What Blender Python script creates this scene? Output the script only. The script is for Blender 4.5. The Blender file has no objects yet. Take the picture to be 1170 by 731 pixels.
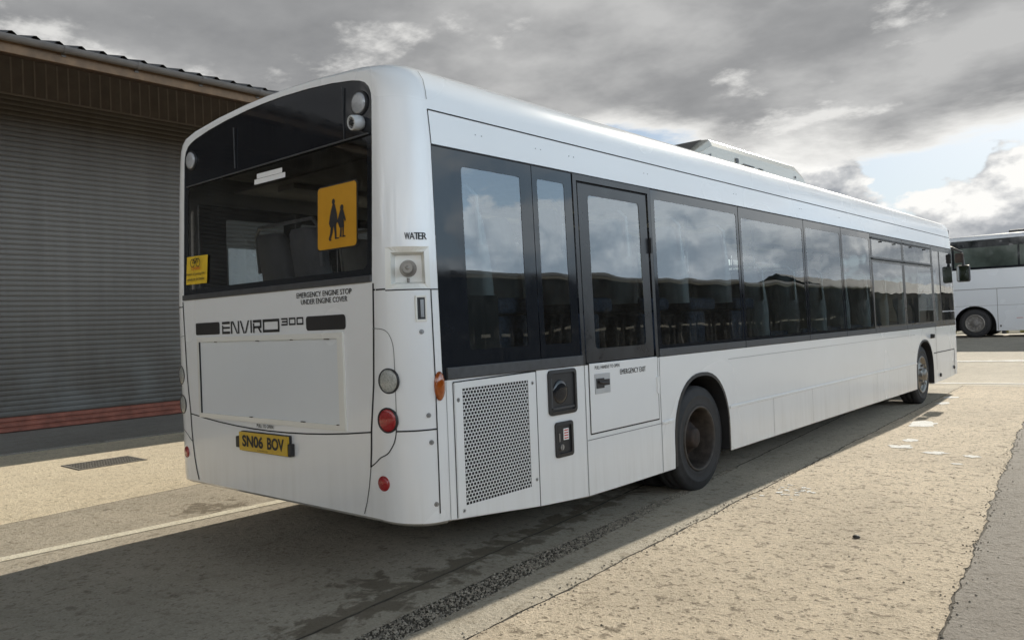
import bpy, bmesh, math, random
from mathutils import Vector, Matrix, noise as mnoise
random.seed(7)
sc = bpy.context.scene
col = sc.collection
R = math.radians

# ------------------------------------------------------------------ materials
def new_mat(name):
    m = bpy.data.materials.new(name); m.use_nodes = True
    nt = m.node_tree; nt.nodes.clear()
    out = nt.nodes.new('ShaderNodeOutputMaterial')
    return m, nt, out
def node(nt, t, ins=None, **at):
    n = nt.nodes.new(t)
    for k, v in at.items(): setattr(n, k, v)
    for k, v in (ins or {}).items():
        if isinstance(v, tuple) and len(v) == 2 and hasattr(v[0], 'outputs'):
            nt.links.new(v[0].outputs[v[1]], n.inputs[k])
        elif hasattr(v, 'outputs'): nt.links.new(v.outputs[0], n.inputs[k])
        else: n.inputs[k].default_value = v
    return n
def c4(c): return (c[0], c[1], c[2], 1.0)
def ramp(nt, fac, stops):
    r = nt.nodes.new('ShaderNodeValToRGB')
    if fac is not None:
        if isinstance(fac, tuple): nt.links.new(fac[0].outputs[fac[1]], r.inputs[0])
        else: nt.links.new(fac.outputs[0], r.inputs[0])
    e = r.color_ramp.elements
    while len(e) < len(stops): e.new(0.5)
    for i, (p, c) in enumerate(stops):
        e[i].position = p
        e[i].color = c4(c) if isinstance(c, (tuple, list)) else (c, c, c, 1)
    return r
def mixc(nt, fac, a, b, mode='MIX'):
    n = nt.nodes.new('ShaderNodeMix'); n.data_type = 'RGBA'; n.blend_type = mode
    for idx, v in ((0, fac), (6, a), (7, b)):
        if isinstance(v, tuple) and len(v) == 2 and hasattr(v[0], 'outputs'): nt.links.new(v[0].outputs[v[1]], n.inputs[idx])
        elif hasattr(v, 'outputs'): nt.links.new(v.outputs[2] if v.bl_idname == 'ShaderNodeMix' else v.outputs[0], n.inputs[idx])
        elif idx == 0: n.inputs[0].default_value = v
        else: n.inputs[idx].default_value = c4(v)
    return n
def math_(nt, op, a, b=None, clamp=False):
    n = nt.nodes.new('ShaderNodeMath'); n.operation = op; n.use_clamp = clamp
    for i, v in enumerate((a, b)):
        if v is None: continue
        if isinstance(v, tuple): nt.links.new(v[0].outputs[v[1]], n.inputs[i])
        elif hasattr(v, 'outputs'): nt.links.new(v.outputs[0], n.inputs[i])
        else: n.inputs[i].default_value = v
    return n
def bsdf(nt, out, base, rough=0.5, metal=0.0, coat=0.0, ior=1.5, bump=None, bstr=0.2, bdist=0.01):
    p = nt.nodes.new('ShaderNodeBsdfPrincipled')
    if hasattr(base, 'outputs'): nt.links.new(base.outputs[2] if base.bl_idname == 'ShaderNodeMix' else base.outputs[0], p.inputs['Base Color'])
    else: p.inputs['Base Color'].default_value = c4(base)
    if hasattr(rough, 'outputs'): nt.links.new(rough.outputs[0], p.inputs['Roughness'])
    else: p.inputs['Roughness'].default_value = rough
    p.inputs['Metallic'].default_value = metal
    p.inputs['Coat Weight'].default_value = coat
    p.inputs['Coat Roughness'].default_value = 0.06
    p.inputs['IOR'].default_value = ior
    if bump is not None:
        b = node(nt, 'ShaderNodeBump', {'Strength': bstr, 'Distance': bdist})
        nt.links.new(bump.outputs[0], b.inputs['Height']); nt.links.new(b.outputs[0], p.inputs['Normal'])
    nt.links.new(p.outputs[0], out.inputs[0])
    return p
def plain(name, c, rough=0.5, metal=0.0, coat=0.0, var=0.12, scale=6.0, ior=1.5, bstr=0.0):
    m, nt, out = new_mat(name)
    pos = node(nt, 'ShaderNodeNewGeometry')
    n = node(nt, 'ShaderNodeTexNoise', {'Vector': (pos, 0), 'Scale': scale, 'Detail': 6.0, 'Roughness': 0.6})
    lo = tuple(x*(1-var) for x in c); hi = tuple(min(1, x*(1+var)) for x in c)
    r = ramp(nt, n, [(0.3, lo), (0.7, hi)])
    rr = ramp(nt, n, [(0.3, max(0, rough-0.06)), (0.7, min(1, rough+0.06))])
    bsdf(nt, out, r, rr, metal, coat, ior, n if bstr else None, bstr)
    return m
def paint_mat(name, c, grime=True, coat=0.6):
    m, nt, out = new_mat(name)
    pos = node(nt, 'ShaderNodeNewGeometry')
    xyz = node(nt, 'ShaderNodeSeparateXYZ', {0: (pos, 0)})
    big = node(nt, 'ShaderNodeTexNoise', {'Vector': (pos, 0), 'Scale': 1.3, 'Detail': 3.0, 'Roughness': 0.5})
    stm = node(nt, 'ShaderNodeMapping', {'Vector': (pos, 0), 'Scale': (14, 14, 1.2)})
    streak = node(nt, 'ShaderNodeTexNoise', {'Vector': stm, 'Scale': 1.0, 'Detail': 5.0, 'Roughness': 0.6})
    base = ramp(nt, big, [(0.3, tuple(x*0.965 for x in c)), (0.7, c)])
    low = node(nt, 'ShaderNodeMapRange', {0: (xyz, 2), 1: 0.80, 2: 0.25, 3: 0.0, 4: 1.0})
    g1 = math_(nt, 'MULTIPLY', low, math_(nt, 'MULTIPLY', ramp(nt, streak, [(0.44, 0.0), (0.78, 1.0)]), 0.24))
    g2 = math_(nt, 'MULTIPLY', ramp(nt, streak, [(0.60, 0.0), (0.85, 1.0)]), 0.025)
    g = math_(nt, 'ADD', g1, g2, True)
    col_ = mixc(nt, g, base, (c[0]*0.50, c[1]*0.46, c[2]*0.40))
    wav = node(nt, 'ShaderNodeTexNoise', {'Vector': (pos, 0), 'Scale': 1.6, 'Detail': 1.0})
    soft_ = node(nt, 'ShaderNodeTexNoise', {'Vector': (pos, 0), 'Scale': 0.9, 'Detail': 2.0})
    rg = ramp(nt, soft_, [(0.3, 0.20), (0.7, 0.30)])
    p = bsdf(nt, out, col_, rg, 0, coat, 1.5, wav, 0.03, 0.05)
    return m
def glass_mat(name, tint, ior, wav=0.04, rough=0.0, scale=2.0):
    m, nt, out = new_mat(name)
    pos = node(nt, 'ShaderNodeNewGeometry')
    n = node(nt, 'ShaderNodeTexNoise', {'Vector': (pos, 0), 'Scale': scale, 'Detail': 1.0})
    b = node(nt, 'ShaderNodeBump', {'Strength': wav, 'Distance': 0.05}); nt.links.new(n.outputs[0], b.inputs['Height'])
    fr = node(nt, 'ShaderNodeFresnel', {'IOR': ior}); nt.links.new(b.outputs[0], fr.inputs['Normal'])
    t = node(nt, 'ShaderNodeBsdfTransparent', {'Color': c4(tint)})
    dn = node(nt, 'ShaderNodeTexNoise', {'Vector': (pos, 0), 'Scale': 9.0, 'Detail': 8.0, 'Roughness': 0.7})
    g = node(nt, 'ShaderNodeBsdfGlossy', {'Color': (0.94, 0.97, 1.0, 1), 'Roughness': rough}); nt.links.new(b.outputs[0], g.inputs['Normal'])
    dd = node(nt, 'ShaderNodeBsdfDiffuse', {'Color': (0.45, 0.45, 0.42, 1)})
    mx = node(nt, 'ShaderNodeMixShader'); nt.links.new(fr.outputs[0], mx.inputs[0]); nt.links.new(t.outputs[0], mx.inputs[1]); nt.links.new(g.outputs[0], mx.inputs[2])
    dust = ramp(nt, dn, [(0.45, 0.005), (0.75, 0.04)])
    m2 = node(nt, 'ShaderNodeMixShader'); nt.links.new(dust.outputs[0], m2.inputs[0]); nt.links.new(mx.outputs[0], m2.inputs[1]); nt.links.new(dd.outputs[0], m2.inputs[2])
    nt.links.new(m2.outputs[0], out.inputs[0])
    return m
def concrete_mat(name, c, spot=0.5, dark=0.4, stain=0.6, rough=0.85, seed=0.0, joint=None, blot=0.35):
    m, nt, out = new_mat(name)
    pos0 = node(nt, 'ShaderNodeNewGeometry')
    pos = node(nt, 'ShaderNodeVectorMath', {0: (pos0, 0), 1: (seed, seed*0.7, 0.0)}, operation='ADD')
    big = node(nt, 'ShaderNodeTexNoise', {'Vector': pos, 'Scale': 0.55, 'Detail': 7.0, 'Roughness': 0.62})
    mid = node(nt, 'ShaderNodeTexNoise', {'Vector': pos, 'Scale': 4.5, 'Detail': 8.0, 'Roughness': 0.70})
    fine = node(nt, 'ShaderNodeTexNoise', {'Vector': pos, 'Scale': 26.0, 'Detail': 6.0, 'Roughness': 0.72})
    tiny = node(nt, 'ShaderNodeTexNoise', {'Vector': pos, 'Scale': 95.0, 'Detail': 4.0, 'Roughness': 0.7})
    peb = node(nt, 'ShaderNodeTexVoronoi', {'Vector': pos, 'Scale': 60.0, 'Randomness': 1.0})
    tr = node(nt, 'ShaderNodeMapping', {'Vector': pos, 'Scale': (2.2, 0.25, 1.0), 'Rotation': (0, 0, 0.06)})
    track = node(nt, 'ShaderNodeTexNoise', {'Vector': tr, 'Scale': 1.0, 'Detail': 7.0, 'Roughness': 0.62})
    base = ramp(nt, big, [(0.3, tuple(x*(1-stain*0.30) for x in c)), (0.55, c), (0.75, tuple(min(1, x*1.10) for x in c))])
    a = mixc(nt, ramp(nt, mid, [(0.46, 0.0), (0.70, stain*0.6)]), base, tuple(x*0.55 for x in (c[0], c[1]*0.96, c[2]*0.88)))
    a = mixc(nt, ramp(nt, track, [(0.52, 0.0), (0.74, stain*0.55)]), a, tuple(x*0.55 for x in c))
    # irregular spills, a few hand-sized ones per square metre
    spill = node(nt, 'ShaderNodeTexNoise', {'Vector': pos, 'Scale': 3.3, 'Detail': 5.0, 'Roughness': 0.55, 'Distortion': 0.4})
    a = mixc(nt, ramp(nt, spill, [(0.655, 0.0), (0.72, blot)]), a, tuple(x*0.28 for x in (c[0], c[1]*0.95, c[2]*0.85)))
    t2 = ramp(nt, tiny, [(0.34, (0.66, 0.64, 0.61)), (0.46, (1, 1, 1)), (0.66, (1.0, 1.0, 1.0))])
    b = mixc(nt, spot, a, t2, 'MULTIPLY')
    pd_ = ramp(nt, (peb, 'Distance'), [(0.15, 1.0), (0.65, 0.84)])
    b = mixc(nt, 0.8, b, pd_, 'MULTIPLY')
    fleck = node(nt, 'ShaderNodeTexNoise', {'Vector': pos, 'Scale': 11.0, 'Detail': 7.0, 'Roughness': 0.66, 'Distortion': 0.3})
    b = mixc(nt, ramp(nt, fleck, [(0.555, 0.0), (0.63, spot*0.8)]), b, tuple(x*dark for x in (c[0], c[1]*0.94, c[2]*0.84)))
    sp = ramp(nt, fine, [(0.56, 0.0), (0.63, spot)])
    b = mixc(nt, sp, b, tuple(x*dark*0.7 for x in (c[0], c[1]*0.93, c[2]*0.82)))
    lt = ramp(nt, fine, [(0.28, 0.45), (0.38, 0.0)])
    b = mixc(nt, lt, b, tuple(min(1, x*1.25) for x in c))
    rg = None
    if joint:                      # damp trail along a joint and a puddle of it
        xyz = node(nt, 'ShaderNodeSeparateXYZ', {0: (pos0, 0)})
        d = math_(nt, 'ABSOLUTE', math_(nt, 'ADD', math_(nt, 'ADD', (xyz, 0), math_(nt, 'MULTIPLY', (xyz, 1), joint[0])), joint[1]))
        pr = node(nt, 'ShaderNodeMapRange', {0: d, 1: 0.0, 2: joint[2], 3: 1.0, 4: 0.0})
        fade = node(nt, 'ShaderNodeMapRange', {0: (xyz, 1), 1: 1.6, 2: 3.6, 3: 1.0, 4: 0.45})
        pr = math_(nt, 'MULTIPLY', pr, fade)
        for (bx, by, br) in joint[3]:
            dv = node(nt, 'ShaderNodeVectorMath', {0: (pos0, 0), 1: (bx, by, 0.0)}, operation='DISTANCE')
            pr = math_(nt, 'MAXIMUM', pr, node(nt, 'ShaderNodeMapRange', {0: (dv, 'Value'), 1: 0.0, 2: br, 3: 1.0, 4: 0.0}))
        wn = node(nt, 'ShaderNodeTexNoise', {'Vector': pos, 'Scale': 7.0, 'Detail': 7.0, 'Roughness': 0.62, 'Distortion': 0.5})
        mk = math_(nt, 'ADD', wn, math_(nt, 'MULTIPLY', pr, 0.30))
        mk2 = ramp(nt, mk, [(0.63, 0.0), (0.72, joint[4])])
        b = mixc(nt, mk2, b, tuple(x*0.30 for x in (c[0], c[1]*0.93, c[2]*0.82)))
    h = math_(nt, 'ADD', math_(nt, 'MULTIPLY', fine, 0.7), math_(nt, 'ADD', math_(nt, 'MULTIPLY', tiny, 0.35), math_(nt, 'MULTIPLY', mid, 0.6)))
    bsdf(nt, out, b, rough, 0, 0, 1.4, h, 0.8, 0.02)
    return m

M = {}
M['white'] = paint_mat('bus_white_paint', (0.81, 0.818, 0.828))
M['ivory'] = paint_mat('moulded_ivory_white', (0.78, 0.77, 0.725), coat=0.2)
M['panel'] = paint_mat('panel_white', (0.74, 0.765, 0.79), coat=0.3)
M['coach'] = paint_mat('coach_white_paint', (0.74, 0.77, 0.81))
M['gap'] = plain('panel_gap_black', (0.018, 0.018, 0.02), 0.8)
M['softgap'] = plain('panel_gap_grey', (0.20, 0.20, 0.20), 0.8)
M['black'] = plain('black_plastic', (0.022, 0.022, 0.024), 0.45)
M['rubber'] = plain('rubber_trim', (0.055, 0.057, 0.062), 0.55, var=0.25, scale=20)
M['tyre'] = plain('tyre_rubber', (0.030, 0.030, 0.032), 0.75, var=0.35, scale=14, bstr=0.15)
M['rust'] = plain('rusty_rim', (0.032, 0.020, 0.015), 0.75, var=0.6, scale=16, bstr=0.3)
M['rimdark'] = plain('dirty_rim', (0.055, 0.046, 0.040), 0.6, var=0.6, scale=12)
M['rimgrey'] = plain('painted_rim', (0.20, 0.19, 0.18), 0.55, var=0.35, scale=18)
M['chrome'] = plain('polished_metal', (0.27, 0.255, 0.235), 0.45, metal=1.0, var=0.3)
M['mirror'] = plain('mirror_glass', (0.30, 0.31, 0.31), 0.06, metal=1.0, var=.05)
M['steel'] = plain('grey_steel', (0.34, 0.34, 0.34), 0.4, metal=0.8, var=0.2)
M['frit'] = plain('black_glass_border', (0.014, 0.016, 0.020), 0.06, var=0.1, ior=1.5)
M['fritdull'] = plain('dark_window_frame', (0.028, 0.029, 0.032), 0.30, var=0.2, ior=1.5)
M['glass'] = glass_mat('tinted_side_glass', (0.80, 0.88, 0.86), 2.45, 0.05)
M['rearglass'] = glass_mat('dark_rear_glass', (0.42, 0.42, 0.43), 1.65, 0.02)
M['coachglass'] = plain('coach_glass', (0.075, 0.095, 0.085), 0.07, var=.45, scale=1.1, ior=1.6)
M['red'] = plain('red_lens', (0.33, 0.010, 0.014), 0.12, coat=1.0, var=0.2, scale=110, bstr=0.35)
M['clear'] = plain('clear_lens', (0.36, 0.37, 0.35), 0.15, coat=1.0, var=0.25, scale=110, bstr=0.35)
M['lens_white'] = plain('white_lens', (0.36, 0.37, 0.39), 0.2, coat=1.0, var=0.1, scale=50)
M['orange'] = plain('amber_lens', (0.30, 0.065, 0.006), 0.15, coat=1.0, var=0.2, scale=60)
M['plate'] = plain('yellow_plate', (0.62, 0.40, 0.03), 0.35, var=0.08, scale=30)
M['sign'] = plain('amber_sign', (0.55, 0.27, 0.012), 0.4, var=0.06, scale=10)
M['yellow'] = plain('yellow_sticker', (0.70, 0.47, 0.03), 0.45, var=0.06, scale=20)
M['ink'] = plain('black_lettering', (0.018, 0.018, 0.020), 0.5)
M['redink'] = plain('red_lettering', (0.50, 0.03, 0.02), 0.5)
M['paper'] = plain('white_label', (0.78, 0.78, 0.78), 0.5, var=0.04)
M['fabric'] = plain('seat_fabric', (0.06, 0.075, 0.12), 0.9, var=0.5, scale=40)
M['shell'] = plain('seat_shell', (0.45, 0.46, 0.48), 0.5, var=.15)
M['rail'] = plain('grab_rail', (0.62, 0.62, 0.62), 0.3)
M['interior'] = plain('interior_grey', (0.55, 0.55, 0.56), 0.7)
M['floor'] = plain('bus_floor', (0.05, 0.05, 0.055), 0.8)
M['pod'] = paint_mat('roof_pod_cream', (0.46, 0.45, 0.405), coat=0.2)
M['handle'] = plain('grey_handle_panel', (0.45, 0.46, 0.47), 0.4)

# ------------------------------------------------------------------ mesh helpers
class MB:
    def __init__(s): s.v = []; s.f = []; s.sm = []
    def face(s, pts, smooth=False):
        b = len(s.v); s.v += [tuple(p) for p in pts]; s.f.append(tuple(range(b, b+len(pts)))); s.sm.append(smooth)
    def grid(s, rows, smooth=True, close=False, skip=None):
        b = len(s.v); n = len(rows[0])
        for r in rows: s.v += [tuple(p) for p in r]
        for i in range(len(rows)-1):
            for j in range(n if close else n-1):
                if skip and skip(i, j): continue
                k = (j+1) % n
                s.f.append((b+i*n+j, b+i*n+k, b+(i+1)*n+k, b+(i+1)*n+j)); s.sm.append(smooth)
    def box(s, x0, x1, y0, y1, z0, z1):
        p = [(x0,y0,z0),(x1,y0,z0),(x1,y1,z0),(x0,y1,z0),(x0,y0,z1),(x1,y0,z1),(x1,y1,z1),(x0,y1,z1)]
        b = len(s.v); s.v += p
        for f in ((3,2,1,0),(4,5,6,7),(0,1,5,4),(1,2,6,5),(2,3,7,6),(3,0,4,7)):
            s.f.append(tuple(b+i for i in f)); s.sm.append(False)
    def cyl(s, c, axis, r0, r1, h, n=24, caps=True, smooth=True):
        a = Vector(axis).normalized(); u = a.orthogonal().normalized(); w = a.cross(u); c = Vector(c)
        ring = lambda r, t: [c + a*t + (u*math.cos(2*math.pi*i/n) + w*math.sin(2*math.pi*i/n))*r for i in range(n)]
        s.grid([ring(r0, 0), ring(r1, h)], smooth, True)
        if caps: s.face(ring(r0, 0)[::-1]); s.face(ring(r1, h))
    def lathe(s, c, axis, prof, n=48, smooth=True):      # prof: (radius, height along axis)
        a = Vector(axis).normalized(); u = a.orthogonal().normalized(); w = a.cross(u); c = Vector(c)
        s.grid([[c + a*h + (u*math.cos(2*math.pi*i/n) + w*math.sin(2*math.pi*i/n))*r for i in range(n)] for r, h in prof], smooth, True)
    def tube(s, pts, r, n=8):
        pts = [Vector(p) for p in pts]; rows = []
        for i, p in enumerate(pts):
            d = (pts[min(i+1, len(pts)-1)] - pts[max(i-1, 0)]).normalized()
            u = d.cross(Vector((0.31, 0.17, 0.93))).normalized(); w = d.cross(u)
            rows.append([p + (u*math.cos(2*math.pi*k/n) + w*math.sin(2*math.pi*k/n))*r for k in range(n)])
        s.grid(rows, True, True); s.face(rows[0][::-1]); s.face(rows[-1])
    def build(s, name, mat, parent=None, bevel=0.0, seg=2, merge=False, sharp=None):
        me = bpy.data.meshes.new(name); me.from_pydata(s.v, [], s.f); me.validate()
        if len(me.polygons) == len(s.sm): me.polygons.foreach_set('use_smooth', s.sm)
        if merge or bevel:
            bm = bmesh.new(); bm.from_mesh(me); bmesh.ops.remove_doubles(bm, verts=bm.verts, dist=1e-4)
            bmesh.ops.recalc_face_normals(bm, faces=bm.faces); bm.to_mesh(me); bm.free()
        if sharp is not None: me.set_sharp_from_angle(angle=R(sharp))
        me.materials.append(mat); me.update()
        o = bpy.data.objects.new(name, me); col.objects.link(o)
        if parent: o.parent = parent
        if bevel:
            b = o.modifiers.new('bevel', 'BEVEL'); b.width = bevel; b.segments = seg; b.limit_method = 'ANGLE'; b.angle_limit = R(40)
        return o
def thing(name, label, cat, loc=(0, 0, 0), group=None):
    o = bpy.data.objects.new(name, None); col.objects.link(o); o.location = loc
    o['label'] = label; o['category'] = cat
    if group: o['group'] = group
    return o
def tag(o, label, cat, group=None):
    o['label'] = label; o['category'] = cat
    if group: o['group'] = group
    return o
def struct(o): o['kind'] = 'structure'; return o
def text_pts(txt, bold=0.0):
    if bold < .02: bold = 0.0          # outline growth spoils the joints of an M
    cu = bpy.data.curves.new('lettering', 'FONT'); cu.body = txt; cu.size = 1.0; cu.offset = bold; cu.resolution_u = 3
    ob = bpy.data.objects.new('lettering', cu); col.objects.link(ob)
    dg = bpy.context.evaluated_depsgraph_get(); dg.update()
    me = bpy.data.meshes.new_from_object(ob.evaluated_get(dg))
    vs = [(v.co.x, v.co.y) for v in me.vertices]; fs = [tuple(p.vertices) for p in me.polygons]
    bpy.data.objects.remove(ob); bpy.data.curves.remove(cu); bpy.data.meshes.remove(me)
    return vs, fs
def add_text(mb, txt, org, right, up, w, h, bold=0.0):
    """lettering filling a w x h box whose lower left corner is org"""
    vs, fs = text_pts(txt, bold)
    x0 = min(v[0] for v in vs); x1 = max(v[0] for v in vs); y0 = min(v[1] for v in vs); y1 = max(v[1] for v in vs)
    o = Vector(org); r = Vector(right); u = Vector(up); b = len(mb.v)
    nrm_ = r.cross(u)
    for k in range(2 if 0 < bold < .02 else 1):          # struck twice, a hair apart, for a heavier letter
        b = len(mb.v); sh = h*.045*k
        for x, y in vs: mb.v.append(tuple(o + r*((x-x0)/(x1-x0)*w + sh) + u*((y-y0)/(y1-y0)*h) + nrm_*(.0002*k)))
        for f in fs: mb.f.append(tuple(b+i for i in f)); mb.sm.append(False)
def rrect(x0, x1, y0, y1, r, n=6):
    pts = []
    for cx, cy, a in ((x1-r, y0+r, -90), (x1-r, y1-r, 0), (x0+r, y1-r, 90), (x0+r, y0+r, 180)):
        for i in range(n+1):
            t = R(a + 90*i/n); pts.append((cx + r*math.cos(t), cy + r*math.sin(t)))
    return pts
def fill2d(outer, holes, to3):
    """triangulated planar region with holes -> (verts, faces)"""
    bm = bmesh.new(); edges = []
    for loop in [outer] + holes:
        vs = [bm.verts.new((p[0], p[1], 0)) for p in loop]
        edges += [bm.edges.new((vs[i], vs[(i+1) % len(vs)])) for i in range(len(vs))]
    bmesh.ops.triangle_fill(bm, use_beauty=True, use_dissolve=False, edges=edges)
    bm.verts.index_update()
    v = [to3(q.co.x, q.co.y) for q in bm.verts]; f = [tuple(q.index for q in p.verts) for p in bm.faces]
    bm.free(); return v, f
def add_vf(mb, v, f, smooth=False):
    b = len(mb.v); mb.v += [tuple(p) for p in v]
    for q in f: mb.f.append(tuple(b+i for i in q)); mb.sm.append(smooth)

# ------------------------------------------------------------------ THE BUS
bus = thing('single_deck_bus', 'white single deck bus seen from its back corner, parked on the concrete yard', 'bus')
W = 1.27; RB = 0.24; YF = 12.18; FB = 0.30; YS = YF - FB
def xw(z):                       # side surface half width at height z (window band leans in)
    return W if z <= 1.10 else W - 0.025*(z-1.10)/1.24
ROWS = [(W, .375), (W, .44), (W, .62), (W, .86), (W, 1.10), (xw(1.35), 1.35), (xw(1.58), 1.58), (xw(1.80), 1.80), (xw(2.05), 2.05),
        (xw(2.34), 2.34), (1.236, 2.44), (1.226, 2.53), (1.222, 2.58), (1.215, 2.63), (1.199, 2.69), (1.163, 2.742), (1.10, 2.780), (.95, 2.808), (.6, 2.832), (.25, 2.843), (0, 2.845)]
EROWS = [(1.015, .398), (1.03, .46), (1.035, .62), (1.04, .86), (1.045, 1.10), (1.045, 1.35), (1.05, 1.58), (1.05, 1.80), (1.05, 2.05),
         (1.05, 2.34), (1.05, 2.44), (1.05, 2.53), (1.049, 2.58), (1.046, 2.62), (1.038, 2.668), (1.018, 2.706), (.975, 2.738), (.85, 2.764), (.54, 2.796), (.22, 2.812), (0, 2.815)]
def rake(z): return 0.042*max(0.0, min(1.0, (z-1.63)/1.0))
def corner(i, s, side=1):
    (xm, zm), (xe, ze) = ROWS[i], EROWS[i]
    f = math.sqrt(max(0, 1-(1-s)**2)); z = ze+(zm-ze)*f
    return (side*(xe+(xm-xe)*f), RB*s + rake(z)*(1-s), z)
def corner_at(z, s, side=1):     # point on the rounded back corner at height z
    for i in range(len(ROWS)-1):
        a, b = corner(i, s, side), corner(i+1, s, side)
        if a[2] <= z <= b[2]:
            t = (z-a[2])/(b[2]-a[2]); return Vector(a).lerp(Vector(b), t)
    return Vector(corner(0, s, side))
def corner_n(z, s, side=1):
    e = 0.02; t = corner_at(z, min(1, s+e), side) - corner_at(z, max(0, s-e), side)
    n = Vector((t.y, -t.x, 0)).normalized()
    return n if n.x*side > 0 or n.y < 0 else -n
def s_of_y(y): return max(0, min(1, y/RB))
SS = sorted(set([1-math.cos(math.pi/2*i/14) for i in range(15)] + [0.045, 0.80]))
body = MB()
sa, sb = SS.index(0.045), SS.index(0.80)
for side in (1, -1):
    rows = [[corner(i, s, side) for i in range(len(ROWS))] for s in SS]
    skip = (lambda i, j: sa <= i < sb and j == 6) if side == 1 else None     # pocket for the water filler
    body.grid(rows, True, False, skip)
# back face: lower half, then the frame round the rear window
def y_rear(x, z): return rake(z)
outl = [(x, z) for x, z in EROWS]
glass_out = []
GO = [(1.02, 1.63), (1.022, 2.0), (1.023, 2.3), (1.022, 2.58), (1.017, 2.62), (1.0, 2.658), (.968, 2.688), (.925, 2.706), (.86, 2.722), (.68, 2.748), (.46, 2.768), (.2, 2.781), (0, 2.784)]
GOL = [(-x, z) for x, z in GO[:-1]][::-1]
loop_glass = GO + GOL
outer = outl[:-1] + [(0, 2.815)] + [(-x, z) for x, z in outl[:-1]][::-1]
v, f = fill2d(outer, [loop_glass], lambda x, z: (x, y_rear(x, z), z)); add_vf(body, v, f)
# under edge of the bumper rolled in
for side in (1, -1):
    pts = [Vector(corner(0, s, side)) for s in SS]
    body.grid([pts, [p + Vector((-side*0.03, 0.03, -0.022)) for p in pts], [p + Vector((-side*0.12, 0.10, -0.02)) for p in pts]], True)
bt = [Vector((x, 0, .398)) for x in (-1.015, 0, 1.015)]
body.grid([bt, [p + Vector((0, 0.03, -0.022)) for p in bt], [p + Vector((0, .13, -0.02)) for p in bt]], True)
# lower sides with wheel arches
def arch(yc, hw, zt, z0, n=20):
    return [(yc + hw*math.copysign(abs(math.cos(t))**0.86, math.cos(t)), z0 + (zt-z0)*math.sin(t)**0.92) for t in [math.pi*i/n for i in range(n+1)]]
def zbot(y):
    P = [(.24, .375), (.31, .366), (1.0, .296), (1.5, .262), (2.0, .258), (13, .258)]
    for (a, za), (b, zb_) in zip(P, P[1:]):
        if a <= y <= b: return za+(zb_-za)*(y-a)/(b-a)
    return .375
A1 = arch(3.08, .462, .945, .45); A2 = arch(9.90, .475, .935, .45)
def side_loop():
    lp = [(.24, .375), (.31, .366), (1.0, .296), (1.5, .262), (2.0, .258)]
    lp += [(2.610, .258), (2.618, .36)] + [p for p in A1[::-1]][0:] + [(3.542, .36), (3.545, .258)]
    lp += [(6.5, .258), (9.418, .258), (9.425, .36)] + A2[::-1] + [(10.375, .36), (10.378, .262), (11.0, .27), (YS, .30), (YS, 1.10)]
    lp += [(y, 1.10) for y in (10.57, 2.43, 1.49, .24)]
    return lp
for side in (1, -1):
    sp0 = MB(); v, f = fill2d(side_loop(), [], lambda y, z: (side*W, y, z)); add_vf(sp0, v, f); sp0.build('side_panel', M['white'], bus)
    # lower edge returned under the body
    for a, b in (((.24, .375), (1.5, .262)), ((1.5, .262), (2.61, .258)), ((3.545, .258), (9.418, .258)), ((10.378, .262), (YS, .30))):
        p = [Vector((side*W, a[0], a[1])), Vector((side*W, b[0], b[1]))]
        body.grid([p, [q+Vector((-side*.02, 0, -.012)) for q in p], [q+Vector((-side*.10, 0, -.01)) for q in p]], True)
# upper sides and roof
up = [9 + i for i in range(12)]
full = [(ROWS[i][0], ROWS[i][1]) for i in up]; prof = full + [(-x, z) for x, z in full[:-1]][::-1]
ys = [RB + (YS-RB)*i/24 for i in range(25)]
body.grid([[(x, y, z) for x, z in prof] for y in ys], True)
# front end (rounded) with an opening for the windscreen
frt = []
for k in range(9):
    s = 1-math.cos(math.pi/2*k/8); fq = math.sqrt(max(0, 1-(1-s)**2))
    row = []
    for (xm, zm), (xe, ze) in zip(ROWS, EROWS):
        xe2 = xe*0.95; row.append((xe2+(xm-xe2)*fq, YF - FB*s - 0.10*max(0, (zm-1.1)/1.7)*(1-s), (ze if zm > 2 else zm)+((zm-(ze if zm > 2 else zm)))*fq))
    frt.append(row)
for side in (1, -1): body.grid([[(side*x, y, z) for x, y, z in r] for r in frt], True)
fo = [(r[0], r[2]) for r in frt[0]]; fo_l = fo[:-1] + [fo[-1]] + [(-x, z) for x, z in fo[:-1]][::-1]
ws = rrect(-.96, .96, 1.05, 2.45, .1)
v, f = fill2d(fo_l, [ws], lambda x, z: (x, YF - 0.10*max(0, (z-1.1)/1.7), z)); add_vf(body, v, f)
bo = body.build('body', M['white'], bus, merge=True, sharp=35)

# water filler pocket in the corner
pk = MB()
pa = [corner_at(z, SS[sa]) for z in (1.58, 1.80)]; pb = [corner_at(z, SS[sb]) for z in (1.58, 1.80)]
nrm = Vector((0.70, -0.71, 0)); t = (pb[0]-pa[0]).normalized()
q0, q1, q2, q3 = pa[0], pb[0], pb[1], pa[1]
def ins(p, dx, dz, dn): return p + t*dx + Vector((0, 0, dz)) + nrm*dn
arcb = [corner_at(1.58, s) for s in SS[sa:sb+1]]; arct = [corner_at(1.80, s) for s in SS[sa:sb+1]]
inn_b = [ins(q0.lerp(q1, i/(len(arcb)-1)), 0, 0, 0) for i in range(len(arcb))]
fr0 = [ins(q0, .03, .028, .012), ins(q1, -.025, .028, .012), ins(q2, -.025, -.028, .012), ins(q3, .03, -.028, .012)]
def lerp_edge(a, b, n): return [a.lerp(b, i/(n-1)) for i in range(n)]
n = len(arcb)
lowe = lerp_edge(fr0[0], fr0[1], n); upe = lerp_edge(fr0[3], fr0[2], n)
pk.grid([arcb, lowe], False); pk.grid([upe, arct], False)
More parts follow.
